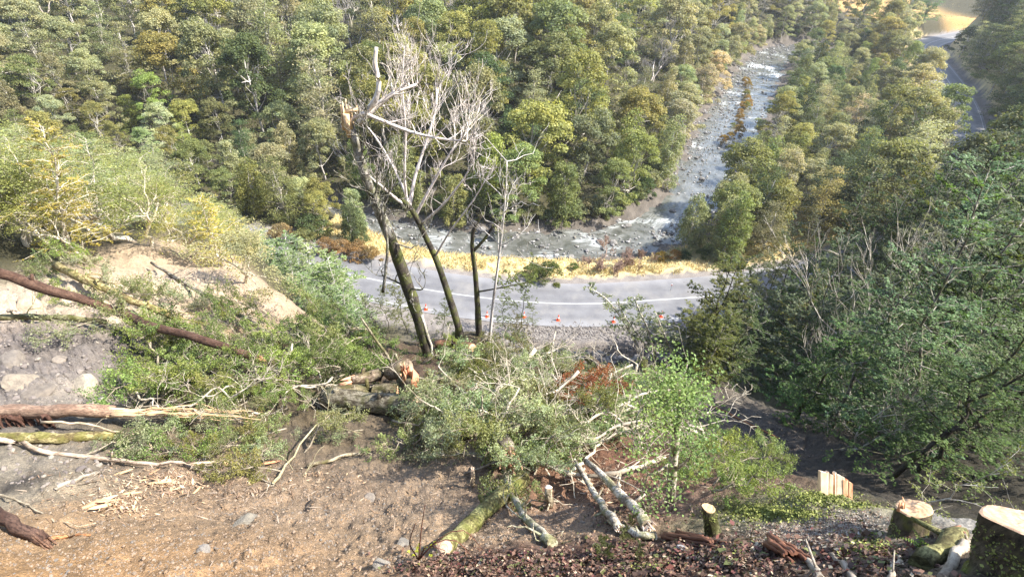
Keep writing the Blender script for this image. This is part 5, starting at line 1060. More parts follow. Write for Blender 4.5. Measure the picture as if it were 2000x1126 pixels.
        me = mb.mesh("rotten_wood", WOODR);  o = link("rotten_wood", me, None, tint); o.matrix_world = m; tag(o, lab, "rotten wood")
    # fern, seedlings, dry stalks
    def fern(px, py, n, L, lab, col):
        b = G(px, py); o = thing("fern", lab, "fern", b); 
        for i in range(n):
            a = i * 6.28 / n + RH.rand() * .6; d = np.array([math.cos(a), math.sin(a), .9]); q = np.array([d * L * t - np.array([0, 0, L * .75 * t * t]) for t in np.linspace(0, 1, 10)]); cb = MB(); tube(cb, q, np.linspace(.004, .001, 10), 3)
            s = norm(np.cross(d, [0, 0, 1.])); P = []; T = []
            for t in range(1, 10):
                for sg in (1, -1): P.append(q[t] + s * sg * L * .13 * (1 - t / 11)); T.append(s * sg)
            P = np.array(P); leaves(cb, P, np.tile([0, 0, 1.], (len(P), 1)) + RH.randn(len(P), 3) * .15, L * .3 * np.repeat(1 - np.arange(1, 10) / 12, 2), RH, .32, 0, np.array(T)); link("frond", cb.mesh("frond", LEAFN), o, col)
    fern(1800, 1072, 5, .14, "small bright green fern at the sawn stump's foot", (.20, .30, .05)); fern(1838, 1092, 4, .12, "yellow-green fern on the mossy log by the largest stump", (.22, .28, .04))
    log("mossy_log_piece", "mossy log piece with a rotten red end between sawn stump and largest stump", lay([(1790, 1112), (1825, 1090), (1868, 1050)], .05), (.07, .06), BARKL, "log", None, 'split', WOODR, None, (.6, .6, .3), 1, 9, .15)
    SEED = [mk_near(np.random.RandomState(700 + j), .5, 16, .14, .022, 260, .08, .006, 1, .2, BARKD, .02, .8) for j in range(2)]
    for i, (px, py, s, lab) in enumerate(((1165, 1085, 1.0, "dark small-leaved seedling rising from the leaf litter, left one of two"), (1215, 1060, .9, "dark small-leaved seedling rising from the leaf litter, right one of two"), (1250, 1095, .6, "tiny seedling on the litter right of the two dark seedlings"))):
        g = G(px, py); o = plant("seedling", SEED[i % 2], g, (0, 0, i * 2.1), s, (.07, .075, .025)); tag(o, lab, "seedling")
    b = D(1985, 1005, 3.9); b[2] = H(b[0], b[1]); mt = mk_near(np.random.RandomState(711), .6, 26, .3, .014, 160, .1, .008, 2, .2, BARKP, .02, .7); o = plant("twiggy_shrub", mt, b, (0, 0, 0), 1.3, (.17, .19, .05)); tag(o, "sparse twiggy shrub behind the largest stump at the right edge", "shrub")
    b = G(815, 1098); o = thing("dry_fern", "purplish dead fern with arching bare stalks at the litter's left end", "dead fern", b)
    for l in ([(818, 1092, 0), (822, 1040, .25), (830, 985, .45)], [(818, 1092, 0), (860, 1050, .3), (905, 1035, .35), (945, 1075, .15)], [(818, 1092, 0), (850, 1060, .25), (890, 1055, .25), (925, 1090, .08)], [(818, 1092, 0), (800, 1060, .2), (812, 1020, .35)], [(818, 1092, 0), (835, 1065, .15), (870, 1075, .12)]):
        Y = b[1]; q = smooth_path(np.stack([at_y(px, py, Y + .02 * i) for i, (px, py, _) in enumerate(l)])); mb = MB(); tube(mb, q, np.linspace(.008, .003, len(q)), 4); put(mb, "stalk", BARKB, o, b, (.9, .7, .7))
    # pale lime twist of moss by the cut log end
    b = G(858, 1100); mt = mk_near(np.random.RandomState(715), .3, 14, .07, .014, 500, .05, .006, 2, .1, BARKL, .0, .9); o = plant("moss_sprig", mt, b, (0, 0, 0), 1.0, (.42, .44, .05)); tag(o, "bright yellow-green moss sprig at the sawn end of the moss-green log", "moss")
foreground()
def scatter_quads(name, n, region, size, colors, mt, aspect=.7, lift=.012, seed=1, ttl=None, up=1.0, jit=.5, cardz=0.0):
    """many small flat pieces on the ground inside photo regions [(cx, cy, rx, ry)], coloured by a per-piece attribute"""
    rg = np.random.RandomState(seed); P = []
    for (cx, cy, rx, ry, f) in region:
        m = int(n * f); a = rg.rand(m) * 6.28; r = np.minimum(np.abs(rg.randn(m)) * .62, 1.6)
        for px, py in zip(cx + rx * r * np.cos(a), cy + ry * r * np.sin(a)): P.append((px, py))
    P = np.array(P); R = FWD[None] + RIGHT * ((P[:, 0] - 1000) / F)[:, None] + UP * ((563 - P[:, 1]) / F)[:, None]
    # march all rays together
    ds = np.geomspace(2.2, 60, 260); hit = np.full(len(P), np.nan)
    for d in ds:
        q = EYE + R * d; m = np.isnan(hit) & (q[:, 2] < hgt(q[:, 0], q[:, 1])); hit[m] = d
    ok = ~np.isnan(hit); lo, hi = hit / 1.0129, hit.copy()
    for _ in range(9):
        mid = (lo + hi) / 2; q = EYE + R * mid[:, None]; bl = q[:, 2] < hgt(q[:, 0], q[:, 1]); hi = np.where(bl, mid, hi); lo = np.where(bl, lo, mid)
    q = (EYE + R * hi[:, None])[ok]; q[:, 2] = hgt(q[:, 0], q[:, 1]) + lift + rg.rand(len(q)) * cardz
    e = .06; nx = -(hgt(q[:, 0] + e, q[:, 1]) - hgt(q[:, 0] - e, q[:, 1])) / (2 * e); ny = -(hgt(q[:, 0], q[:, 1] + e) - hgt(q[:, 0], q[:, 1] - e)) / (2 * e)
    nr = norm(np.c_[nx, ny, np.ones(len(q))]) * up + rg.randn(len(q), 3) * jit
    mb = MB(); leaves(mb, q, nr, size * np.exp(rg.randn(len(q)) * .4), rg, aspect); o = link(name, mb.mesh(name, mt), None, colors); o["kind"] = "stuff"
    if ttl: o["label"] = ttl
    return o
LIT = litter_material("dead_leaf", [(0, (.085, .05, .035)), (.25, (.14, .075, .05)), (.45, (.06, .038, .03)), (.6, (.20, .12, .08)), (.72, (.15, .06, .05)), (.82, (.11, .12, .04)), (.9, (.30, .21, .14)), (.97, (.42, .35, .24))])
CHIP = litter_material("wood_chip", [(0, (.52, .38, .24)), (.25, (.40, .26, .15)), (.5, (.30, .19, .11)), (.72, (.58, .45, .31)), (.82, (.22, .14, .09))])
scatter_quads("leaf_litter", 15000, [(1000, 1110, 200, 35, .28), (1250, 1095, 200, 38, .32), (1450, 1090, 130, 50, .16), (880, 1108, 80, 20, .08), (1700, 1090, 120, 50, .1), (1250, 985, 90, 45, .1), (1200, 1420, 900, 190, .4), (2350, 1150, 260, 130, .15)], .03, (1, 1, 1), LIT, .7, .012, 5, "red-brown leaf litter along the lip", 1, .5, .03)
scatter_quads("mound_litter", 14000, [(1560, 1040, 150, 50, .7), (1660, 1020, 120, 40, .3)], .014, (1, 1, 1), litter_material("pale_leaf", [(0, (.30, .25, .2)), (.3, (.22, .15, .1)), (.55, (.38, .34, .29)), (.75, (.2, .1, .07)), (.9, (.44, .38, .28))]), .45, .006, 6, "grey twiggy litter on the mound", 1, .6)
scatter_quads("moss_clumps", 15000, [(1600, 972, 62, 14, .3), (1480, 1000, 85, 22, .28), (1690, 1075, 45, 26, .14), (1560, 1005, 70, 14, .1), (1265, 1105, 40, 14, .06), (1440, 1085, 50, 16, .06), (1670, 988, 40, 8, .06)], .016, (1, 1, 1), MOSS, .6, .008, 7, "yellow-green moss on the mound", .6, .8, .03)
scatter_quads("wood_chips", 1500, [(330, 945, 160, 45, .5), (230, 985, 85, 28, .3), (620, 930, 120, 30, .1), (1180, 950, 80, 30, .1)], .062, (1, 1, 1), CHIP, .25, .02, 8, "pale wood chips strewn on the slip", 1, .4, .03)
scatter_quads("broken_twigs", 2600, [(500, 960, 420, 90, .4), (330, 930, 220, 50, .3), (1180, 930, 160, 60, .3)], .13, (1, 1, 1), litter_material("twig", [(0, (.2, .13, .08)), (.4, (.34, .26, .19)), (.7, (.12, .08, .05))]), .07, .012, 9, "broken twigs and bark on the slip", 1, .35)
def stones(name, n, region, size, stops, seed, ttl, zfun=None, world_pts=None, top=2.5):
    rg = np.random.RandomState(seed)
    if world_pts is None:
        P = []
        for (cx, cy, rx, ry, f) in region:
            m = int(n * f); a = rg.rand(m) * 6.28; r = np.sqrt(rg.rand(m)); P += list(zip(cx + rx * r * np.cos(a), cy + ry * r * np.sin(a)))
        P = np.array(P); R = FWD[None] + RIGHT * ((P[:, 0] - 1000) / F)[:, None] + UP * ((563 - P[:, 1]) / F)[:, None]; ds = np.geomspace(2.2, 120, 320); hit = np.full(len(P), np.nan)
        for d in ds:
            q = EYE + R * d; m = np.isnan(hit) & (q[:, 2] < hgt(q[:, 0], q[:, 1])); hit[m] = d
        ok = ~np.isnan(hit); lo, hi = hit / 1.0135, hit.copy()
        for _ in range(9):
            mid = (lo + hi) / 2; q = EYE + R * mid[:, None]; bl = q[:, 2] < hgt(q[:, 0], q[:, 1]); hi = np.where(bl, mid, hi); lo = np.where(bl, lo, mid)
        q = (EYE + R * hi[:, None])[ok]; q[:, 2] = hgt(q[:, 0], q[:, 1])
    else: q = world_pts
    N = len(q); s = size * np.exp(rg.randn(N) * .55); s = np.minimum(s, size * top)
    base = norm(np.array([[1, 0, 0], [-1, 0, 0], [0, 1, 0], [0, -1, 0], [0, 0, 1], [0, 0, -1], [1, 1, 1], [-1, 1, 1], [1, -1, 1], [-1, -1, 1], [1, 1, -1], [-1, 1, -1], [1, -1, -1], [-1, -1, -1]], float))
    F_ = np.array([[0, 6, 8], [0, 10, 6], [0, 12, 10], [0, 8, 12], [1, 9, 7], [1, 7, 11], [1, 11, 13], [1, 13, 9], [2, 7, 6], [2, 6, 10], [2, 10, 11], [2, 11, 7], [3, 8, 9], [3, 12, 8], [3, 13, 12], [3, 9, 13], [4, 6, 7], [4, 7, 9], [4, 9, 8], [4, 8, 6], [5, 11, 10], [5, 13, 11], [5, 12, 13], [5, 10, 12]])
    V = base[None] * rg.uniform(.65, 1.15, (N, 14, 1)) * np.stack([rg.uniform(.7, 1.3, N), rg.uniform(.6, 1.1, N), rg.uniform(.4, .8, N)], -1)[:, None]; a = rg.rand(N) * 6.28
    c, sn = np.cos(a)[:, None], np.sin(a)[:, None]; V = np.stack([V[..., 0] * c - V[..., 1] * sn, V[..., 0] * sn + V[..., 1] * c, V[..., 2]], -1) * s[:, None, None] * .5 + (q + np.c_[np.zeros((N, 2)), s * .1])[:, None]
    mb = MB(); mb.add(V.reshape(-1, 3), (np.arange(N)[:, None, None] * 14 + F_[None]).reshape(-1, 3)); m = litter_material(name + "_stone", stops, .85, .3); o = link(name, mb.mesh(name, m)); o["kind"] = "stuff"; o["label"] = ttl
stones("slip_gravel", 10000, [(450, 1040, 560, 95, .5), (600, 960, 330, 60, .3), (1080, 1020, 200, 40, .1), (300, 1080, 360, 70, .1)], .017, [(0, (.22, .145, .085)), (.3, (.17, .13, .095)), (.6, (.26, .19, .135)), (.85, (.15, .13, .11))], 3, "gravel on the bare slip")
stones("rubble", 4200, [(1150, 650, 190, 14, .55), (1150, 634, 200, 6, .06), (1150, 690, 200, 18, .3), (1000, 660, 60, 14, .1)], .13, [(0, (.17, .15, .135)), (.3, (.12, .105, .095)), (.6, (.21, .19, .17)), (.85, (.085, .075, .07))], 4, "dug slip rubble heaped along the road edge")
stones("gully_rubble", 700, [(1480, 860, 130, 60, 1)], .028, [(0, (.08, .066, .056)), (.4, (.11, .09, .078)), (.8, (.065, .055, .047))], 14, "small stones in the gully")
stones("rock_face_rubble", 900, [(90, 720, 150, 80, .5), (120, 900, 150, 60, .2), (60, 620, 110, 60, .15), (430, 585, 120, 60, .15)], .05, [(0, (.16, .135, .12)), (.3, (.2, .17, .145)), (.55, (.12, .1, .09)), (.8, (.25, .215, .175))], 24, "broken rock on the left rock face", top=4)
# ------------------------------------------------------------------ rocks one can tell apart
def rock_mesh(seed, n=3):
    import bmesh
    rg = np.random.RandomState(seed); bm = bmesh.new(); bmesh.ops.create_icosphere(bm, subdivisions=n, radius=1); sd = rg.rand(3) * 50
    planes = [(norm(rg.randn(3)), rg.uniform(.55, .85)) for _ in range(9)]
    for v in bm.verts:
        p = np.array(v.co)
        for pn, pd in planes:
            e = p @ pn - pd
            if e > 0: p = p - pn * e * .9
        p = p * (1 + .12 * (vnoise(np.array(p[0] * 3 + sd[0]), np.array(p[1] * 3 + p[2] * 2 + sd[1])) - .5)); v.co = p
    me = bpy.data.meshes.new("rock"); bm.to_mesh(me); bm.free(); me.materials.append(ROCKM); return me
def rock_material():
    m, n, l, b = mat("rock_face"); tc = n.new("ShaderNodeTexCoord"); a = noise(n, l, 2.2, 8, tc.outputs["Object"], .7); c = noise(n, l, 9, 6, tc.outputs["Object"], .7)
    r = ramp(n, l, a.outputs[0], [(.3, (.55, .52, .5)), (.55, (1, .96, .9)), (.75, (1.2, 1.1, .95))]); oi = n.new("ShaderNodeObjectInfo"); l.new(mixc(n, l, r.outputs[0], oi.outputs["Color"], 1., 'MULTIPLY'), b.inputs["Base Color"]); b.inputs["Roughness"].default_value = .85; bump(n, l, b, c.outputs[0], .6, .06); return m
ROCKM = rock_material(); RM = [rock_mesh(900 + i) for i in range(5)]
def rocks():
    for i, (px, py, w, c, lab) in enumerate(((40, 745, .5, (.30, .26, .21), "grey rock bedded in the left rock face above the torn trunk"), (75, 762, .42, (.22, .19, .16), "dark blocky rock bedded beside the grey one in the left rock face"), (160, 752, .5, (.44, .39, .31), "pale rock bedded in the left rock face beside the green brush"),
        (180, 790, .35, (.46, .41, .34), "pale slab just above the torn trunk's fibres"), (55, 595, .6, (.46, .38, .29), "pale boulder under the upper end of the long red-brown log"), (180, 612, .55, (.47, .38, .29), "pale boulder under the middle of the long red-brown log"), (120, 700, .3, (.30, .26, .22), "small grey rock on the left rock face"),
        (20, 700, .45, (.26, .23, .2), "dark rock at the left edge above the torn trunk"), (300, 560, .55, (.50, .42, .31), "cream boulder in the pale earth bank"), (395, 585, .5, (.5, .4, .29), "cream boulder on the pale earth bank beside the grey pole"), (480, 1022, .22, (.26, .24, .2), "grey wedge-shaped rock set in the bare soil"),
        (722, 975, .16, (.25, .22, .19), "flat grey stone in the middle of the bare soil"), (790, 1062, .16, (.27, .25, .22), "flat grey stone low on the bare soil"), (395, 1075, .1, (.3, .28, .26), "small pale stone on orange soil"), (745, 1105, .13, (.3, .28, .25), "pale stone at the lowest edge of the bare soil"), (1330, 1072, .07, (.42, .42, .44), "small blue-grey stone by the rotten red slab"))):
        g = G(px, py); o = link("rock", RM[i % 5], None, c); w *= .8; c = tuple(np.array(c) * .8); o.color = (*c, 1); o.location = g + np.array([0, 0, -.22 * w]); o.scale = (w, w * .85, w * .55); o.rotation_euler = (RH.randn() * .4, RH.randn() * .4, i * 1.3); tag(o, lab, "rock")
rocks()
def splinter_things():
    L = [(172, 992, .42, 0), (190, 985, .5, .1), (205, 990, .36, -.1), (215, 980, .3, .2), (240, 925, .3, .5), (310, 945, .3, 1.1), (300, 925, .22, .2), (280, 940, .16, .9), (385, 960, .24, -.6), (530, 905, .36, .6), (440, 905, .3, -1.2), (415, 862, .45, -.7), (480, 868, .2, -.5), (260, 965, .25, .8), (350, 955, .2, -.2)]
    for i, (px, py, Ln, an) in enumerate(L):
        g = G(px, py); d = norm(np.array([math.sin(an) + .6, math.cos(an) * .8, .25])); d[2] = (H(g[0] + d[0] * .3, g[1] + d[1] * .3) - g[2]) / .3 + .25; d = norm(d); q = np.linspace(g - d * Ln * .5, g + d * Ln * .5, 6) + np.array([0, 0, .04]); m = frame_z(q[0], q[-1]); inv = np.array(m.inverted()); q = q @ inv[:3, :3].T + inv[:3, 3]
        mb = MB(); tube(mb, q, np.array([.3, .9, 1, .9, .6, .15]) * Ln * .1, 6, 0, True, RH, .3); me = mb.mesh("wood_splinter", WOODY if i % 3 else WOODO); me.transform(Matrix.Diagonal((1, .35, 1, 1))); o = link("wood_splinter", me, None, (1.05, 1, .95) if i < 4 else (.85, .8, .75)); o.matrix_world = m
        later(o, "wood splinter", "pale torn wood splinter lying on the bare slip", "big wood splinters on the slip", g)
splinter_things()
# ------------------------------------------------------------------ the valley floor: road things, verge, river rocks
RV = np.random.RandomState(55)
ORANGE = plain_material("cone_orange", (.80, .10, .03), .5, 6, .12); WHITE = plain_material("reflective_white", (.80, .80, .78), .4, 6, .1); BLACK = plain_material("black_rubber", (.03, .03, .03), .7, 6, .2); STEEL = plain_material("galvanised_steel", (.42, .43, .44), .4, 6, .15)
def lathe(prof, n=18):
    mb = MB(); P = np.array(prof, float); th = np.arange(n) * 2 * math.pi / n; V = np.stack([P[:, 0:1] * np.cos(th), P[:, 0:1] * np.sin(th), np.repeat(P[:, 1:2], n, 1)], -1); k = len(P)
    i = np.arange(k - 1)[:, None] * n; j = np.arange(n)[None]; j2 = (j + 1) % n; mb.add(V.reshape(-1, 3), np.stack([i + j, i + j2, i + n + j2, i + n + j], -1).reshape(-1, 4), 0, True); return mb
def box(mb, c, s, mat_=0, rz=0):
    x, y, z = np.array(s) / 2; V = np.array([[-x, -y, -z], [x, -y, -z], [x, y, -z], [-x, y, -z], [-x, -y, z], [x, -y, z], [x, y, z], [-x, y, z]]); c_, s_ = math.cos(rz), math.sin(rz)
    V = np.c_[V[:, 0] * c_ - V[:, 1] * s_, V[:, 0] * s_ + V[:, 1] * c_, V[:, 2]] + np.array(c); mb.add(V, [[0, 3, 2, 1], [4, 5, 6, 7], [0, 1, 5, 4], [1, 2, 6, 5], [2, 3, 7, 6], [3, 0, 4, 7]], mat_)
cone_body = lathe([(.175, .035), (.165, .06), (.03, .86), (.028, .9), (.0, .9)]).mesh("cone_body", ORANGE); cone_band = lathe([(.122, .33), (.094, .52), (.09, .52)]).mesh("reflective_band", WHITE)
_b = MB(); box(_b, (0, 0, .02), (.46, .46, .04)); cone_base = _b.mesh("base", ORANGE)
def cone(px, py, label, z=.055, s=1.0):
    p = Z(px, py, z); o = thing("traffic_cone", label, "traffic cone", p, "traffic cones along the road edge", (0, 0, RV.rand()), s * .82)
    for nm, me in (("cone_body", cone_body), ("reflective_band", cone_band), ("base", cone_base)): link(nm, me, o)
for px, py, lab in ((1090, 625, "orange cone alone on the open near road edge, clear of branches"), (1023, 619, "orange cone right of the slender pale stem, before the open one"), (1198, 628, "orange cone half hidden behind the leaning pale sapling pair"), (1291, 618, "orange cone nearest the dark right-hand thicket"), (951, 618, "orange cone between the forked dark tree and slender pale stem"), (832, 604, "orange cone glimpsed behind the snapped trunk")):
    cone(px, py, lab)
for px, py, lab in ((1912, 300, "stack-like orange cone on the far road seen through thicket leaves"), (1835, 60, "tiny orange cone at the left tip of the yellow grass strip")): cone(px, py, lab, .055, 1.1)
def barrier(px, py):
    p = Z(px, py, .05); o = thing("road_barrier", "orange and white road barrier on the far road behind thicket leaves", "road barrier", p, None, (0, 0, .4)); mb = MB()
    for k in range(4): box(mb, (-.75 + k * .5, 0, .8), (.48, .06, .3))
    link("barrier_board", mb.mesh("barrier_board", ORANGE), o); mb = MB()
    for k in range(3): box(mb, (-.5 + k * .5, -.035, .8), (.1, .02, .28))
    link("white_stripe", mb.mesh("white_stripe", WHITE), o)
    for sx in (-.8, .8): mb = MB(); box(mb, (sx, 0, .47), (.06, .05, .9)); box(mb, (sx, 0, .03), (.08, .6, .06)); link("leg", mb.mesh("leg", STEEL), o)
barrier(1922, 306)
def marker(px, py, z, label, s=1.0, lean=0.0):
    p = Z(px, py, z); o = thing("marker_post", label, "marker post", p, "white roadside marker posts", (0, lean, 0), s); mb = MB(); box(mb, (0, 0, .47), (.1, .05, .98)); link("post", mb.mesh("post", WHITE), o); mb = MB(); box(mb, (0, -.03, .8), (.07, .014, .12)); link("reflector", mb.mesh("reflector", ORANGE), o)
marker(1309, 568, 0, "white marker post at the far road edge beside the thicket"); marker(745, 530, -.1, "white marker post just left of the snapped trunk", 1.1, -.1); marker(1836, 68, .02, "white marker post at the tip of the far yellow grass strip", 1.1)
def sign(px, py):
    p = Z(px, py, .3); o = thing("road_sign", "small leaning road sign on two posts by the sandy patch below the far bend", "road sign", p, None, (0, .35, .9))
    for sx in (-.45, .45): mb = MB(); box(mb, (sx, 0, .9), (.07, .07, 1.9)); link("post", mb.mesh("post", STEEL), o)
    mb = MB(); box(mb, (0, -.06, 1.55), (1.3, .03, .7)); link("sign_board", mb.mesh("sign_board", BLACK), o); mb = MB()
    for k in (-.35, .05): box(mb, (k, -.085, 1.55), (.16, .016, .6), 0, 0)
    link("white_stripe", mb.mesh("white_stripe", WHITE), o)
sign(1818, 146)
# dry grass of the verge: blades in tufts (nobody could count them)
def verge_grass():
    rg = np.random.RandomState(4); N = 80000; x = rg.uniform(-24, 70, N); y = rg.uniform(48, 100, N); dr, _, sd = pdist(x, y, ROAD); dv, iv, _ = pdist(x, y, RIVC); rt = dv / np.interp(iv, np.arange(len(_rw)), _rw)
    k = (dr > 4.9 + 1.2 * (vnoise(x * .8, y * .8) - .3)) & (sd > 0) & (rt > 1.12) & (dr < 14) & (vnoise(x * .5 + 9, y * .5) > .2); x, y = x[k], y[k]
    xb = rg.normal(150, 14, 3000); yb = rg.normal(255, 14, 3000); x = np.r_[x, xb]; y = np.r_[y, yb]; d2, _, _ = pdist(x, y, ROAD); k = d2 > 4.6; x, y = x[k], y[k]
    n = 3; x = np.repeat(x, n) + rg.randn(len(x) * n) * .12; y = np.repeat(y, n) + rg.randn(len(y) * n) * .12; z = hgt(x, y); N = len(x)
    hh = rg.uniform(.12, .5, N) * (.5 + vnoise(x * .6, y * .6)); d = rg.randn(N, 2) * .2; w = .045; a = rg.rand(N) * 3.14; s = np.c_[np.cos(a), np.sin(a)] * w
    b = np.c_[x, y, z - .02]; V = np.stack([b - np.c_[s, np.zeros(N)], b + np.c_[s, np.zeros(N)], b + np.c_[d + s * .3, hh], b + np.c_[d - s * .3, hh * .96]], 1).reshape(-1, 3); mb = MB(); mb.add(V, np.arange(4 * N).reshape(N, 4))
    m = litter_material("dry_grass_blade", [(0, (.55, .44, .2)), (.35, (.66, .55, .3)), (.6, (.48, .36, .15)), (.78, (.6, .5, .27)), (.9, (.3, .32, .12))], .8, .2); o = link("dry_grass", mb.mesh("dry_grass", m)); o["kind"] = "stuff"; o["label"] = "straw-coloured dry grass along the road verge"
verge_grass()
BAREB = [mk_bare(np.random.RandomState(800 + j), 2.6, .045, 5, .6, .45, BARKG, 8, .02) for j in range(2)]
def bushes():
    L = [("bare_bush", BAREB[0], 1172, 524, 1.25, (.62, .47, .40), "rounded leafless pinkish-brown bush between verge and river", "bush"), ("bare_bush", BAREB[1], 1250, 522, .7, (.5, .36, .28), "low leafless brown bush right of the rounded pinkish one", "bush"), ("bare_bush", BAREB[0], 1545, 455, .9, (.7, .5, .42), "reddish leafless bush beside the pale verge tree by the thicket", "bush")]
    for nm, ms, px, py, s, c, lab, cat in L:
        g = G(px, py); o = plant(nm, ms, g, (0, 0, px), s, c, ("trunk", "bare_crown"), c); tag(o, lab, cat)
    L = [(1228, 522, .45, (.16, .10, .04), "rusty low shrub tucked between the two leafless verge bushes"), (1290, 508, .5, (.26, .18, .03), "orange-gold low shrub on the verge by the river"), (1318, 505, .5, (.30, .16, .04), "orange shrub next to the gold one on the verge"), (1335, 508, .5, (.05, .08, .03), "dark green low shrub on the verge beside the orange one"), (1372, 505, .6, (.08, .11, .03), "green shrub under the pale verge tree"), (1120, 528, .4, (.13, .17, .05), "small green tuft shrub on the verge left of the pinkish bush"),
         (1070, 545, .9, (.10, .12, .03), "dense dark green shrub on the verge behind the forked dark tree"), (1040, 540, .7, (.11, .13, .035), "dark green shrub on the verge beside the slender pale stem"),
         (640, 492, .75, (.26, .16, .07), "brown dead-fronded shrub left of the snapped trunk, first of the brown patch"), (668, 497, .8, (.30, .19, .09), "brown dead-fronded shrub in the middle of the brown patch"), (700, 500, .8, (.27, .17, .08), "brown dead-fronded shrub nearest the snapped trunk"), (725, 508, .7, (.25, .17, .07), "brown shrub close behind the snapped trunk"), (550, 470, .9, (.27, .2, .1), "tan shrub at the left end of the verge"), (595, 478, .9, (.2, .2, .08), "olive shrub behind the left verge grass"), (612, 462, 1.2, (.10, .13, .05), "dark shrub in the shade behind left verge")]
    for i, (px, py, s, c, lab) in enumerate(L):
        g = G(px, py); o = plant("verge_shrub", FAR['bush'][i % 3], g, (0, 0, i * 1.1), (s, s, s * .9), c); tag(o, lab, "shrub")
    # the pale lone tree on the verge, the tree row behind it
    o = plant("verge_tree", FAR['column'][1], Z(1408, 500, -.3), (0, 0, 1), (.95, .95, .78), (.27, .28, .15)); tag(o, "rounded pale grey-green tree alone on the verge at the river bend", "tree")
    o = plant("verge_tree", FAR['tier'][1], Z(1470, 455, -.3), (0, 0, 2), (.9, .9, .9), (.07, .10, .035)); tag(o, "dark green tree just behind the pale verge tree", "tree")
    # shrubs on the gravel island upstream
    for i in range(16):
        t = (i + RV.rand()) / 16; p = np.array([38, 100]) * (1 - t) + np.array([57, 149]) * t + RV.randn(2) * .8; z = -2.9; s = RV.uniform(.35, .65) * (1 if i % 3 else 1.3)
        o = plant("island_shrub", FAR['bush'][i % 3], (p[0], p[1], z), (0, 0, i), s, jitter((.30, .19, .045) if i % 4 else (.22, .22, .06), .15)); later(o, "shrub", "russet and gold shrub on the river's gravel strip", "shrubs on the gravel strip in the river", (p[0], p[1], z))
bushes()
def bank_shrubs():
    t = norm(np.gradient(RIVC, axis=0)); n = 0
    for i in range(20, len(RIVC) - 3, 1):
        if RV.rand() < .12: continue
        c = RIVC[i]; nn = np.array([-t[i][1], t[i][0]]); p = c + nn * (_rw[i] + RV.uniform(.6, 2.6)); px = pix((p[0], p[1], -2))[0]
        if px > 1600 or px < 860: continue
        s = RV.uniform(.6, 1.15); o = plant("bank_shrub", FAR['bush'][i % 3], (p[0], p[1], H(p[0], p[1]) - .1), (0, 0, i), (s, s, s * RV.uniform(.8, 1.3)), jitter(TONES[RV.choice(['mid-green', 'grey-green', 'dark green', 'grey-green'])], .12)); later(o, "shrub", "shrub hanging over the far river bank " + ("below the bend" if px < 1330 else "above the bend"), "shrubs along the far river bank", (p[0], p[1], 0))
bank_shrubs()
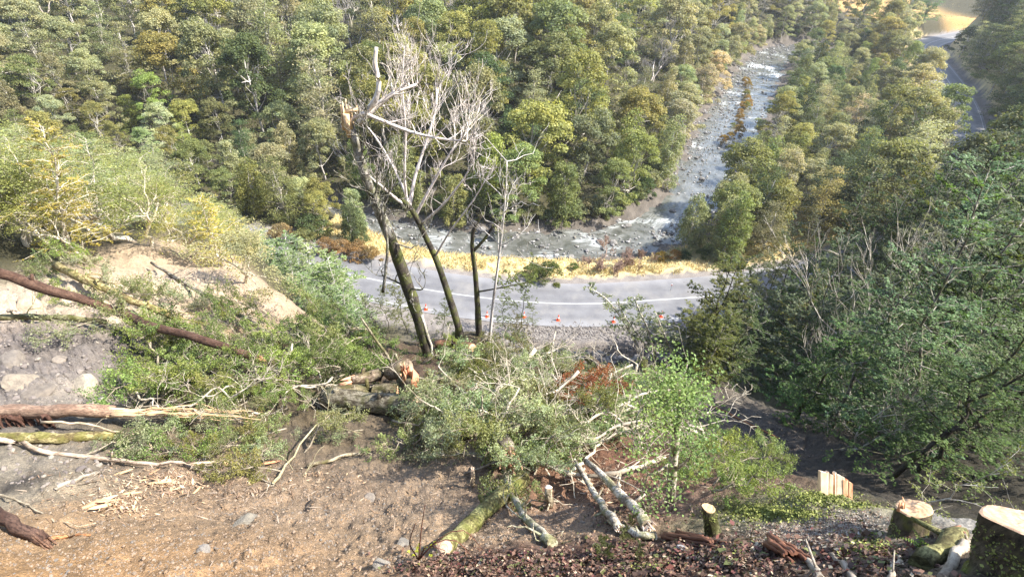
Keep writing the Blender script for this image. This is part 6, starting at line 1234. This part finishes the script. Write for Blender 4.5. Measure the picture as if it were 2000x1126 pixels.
def river_rocks():
    rg = np.random.RandomState(31); n = 6500; i = rg.rand(n) * (len(RIVC) - 1); i0 = i.astype(int); f = (i - i0)[:, None]; c = RIVC[i0] * (1 - f) + RIVC[np.minimum(i0 + 1, len(RIVC) - 1)] * f; t = norm(np.gradient(RIVC, axis=0))[i0]; nn = np.c_[-t[:, 1], t[:, 0]]; w = np.interp(i, np.arange(len(_rw)), _rw)
    u = np.where(rg.rand(n) < .35, rg.choice([-1, 1], n) * (1 - .28 * rg.rand(n)), rg.uniform(-1, 1, n)); bar = np.exp(-((c[:, 0] - 24) ** 2 + (c[:, 1] - 75) ** 2) / 90) ; u = np.where((rg.rand(n) < bar), -rg.uniform(.05, .95, n), u)
    far = (c[:, 1] > 90); u = np.where(far & (rg.rand(n) < .5), rg.uniform(.1, 1.0, n), u)
    p = c + nn * (u * w)[:, None]; z = np.full(n, -2.98) + rg.rand(n) * .08; stones("river_stones", n, None, .24, [(0, (.2, .19, .185)), (.3, (.28, .27, .26)), (.55, (.13, .125, .12)), (.78, (.38, .365, .35)), (.88, (.17, .155, .13))], 32, "grey stones in and along the river", None, np.c_[p, z], 3.0)
    k = 14
    for j in range(k):
        i = rg.rand() * 50 + 26; c = RIVC[int(i)]; t = norm(np.gradient(RIVC, axis=0))[int(i)]; p = c + np.array([-t[1], t[0]]) * rg.uniform(-.9, .9) * _rw[int(i)]; s = rg.uniform(.35, .8); o = link("boulder", RM[j % 5], None, (.2, .195, .19)); o.location = (p[0], p[1], -2.9); o.scale = (s, s * .8, s * .6); o.rotation_euler = (0, 0, rg.rand() * 6); later(o, "boulder", "dark wet boulder standing in the river", "boulders in the river", (p[0], p[1], -2.9))
river_rocks()
# undergrowth between the trunks
def undergrowth():
    rg = np.random.RandomState(41); n = 65000; az = rg.uniform(-52, 50, n) * math.pi / 180; r = np.sqrt(rg.uniform(30 ** 2, 235 ** 2, n)); x, y = r * np.sin(az), r * np.cos(az); dr, _, sr = pdist(x, y, ROAD); dv, iv, sv = pdist(x, y, RIVC); rt = dv - np.interp(iv, np.arange(len(_rw)), _rw)
    k = (rt > .3) & (dr > 6.5) & ~((sr > 0) & (sv < 0) & (dr < 13) & (x > -26)) & ~((x > -24) & (x < 14) & (y < 52)) & (np.hypot(x - 150, y - 255) > 20); x, y, r = x[k], y[k], r[k]; z = hgt(x, y)
    m = 3; x = np.repeat(x, m) + rg.randn(len(x) * m) * .4; y = np.repeat(y, m) + rg.randn(len(y) * m) * .4; z = np.repeat(z, m) + np.abs(rg.randn(len(z) * m)) * .55; mb = MB(); leaves(mb, np.c_[x, y, z], rg.randn(len(x), 3) * .6 + np.array([0, 0, .8]), rg.uniform(.25, .6, len(x)), rg, .6); o = link("undergrowth", mb.mesh("undergrowth", LEAF), None, (.09, .105, .035)); o["kind"] = "stuff"; o["label"] = "dark undergrowth on the forest floor"
undergrowth()
# ------------------------------------------------------------------ air
def haze():
    mb = MB(); z0, z1 = float(min(hgt(*np.meshgrid(np.linspace(-440, 440, 80), np.linspace(-440, 560, 80))).min(), -5)) - 1, 250.0
    box(mb, (0, 40, (z0 + z1) / 2), (1300, 1300, z1 - z0)); m = bpy.data.materials.new("haze"); m.use_nodes = True; n = m.node_tree.nodes; n.clear()
    v = n.new("ShaderNodeVolumePrincipled"); v.inputs["Color"].default_value = (.93, .95, 1, 1); v.inputs["Density"].default_value = .00025; v.inputs["Anisotropy"].default_value = .2
    o = n.new("ShaderNodeOutputMaterial"); m.node_tree.links.new(v.outputs[0], o.inputs["Volume"]); ob = link("haze", mb.mesh("haze", m)); ob["kind"] = "stuff"; ob["label"] = "thin pale haze in the valley air"
haze()
write_labels()
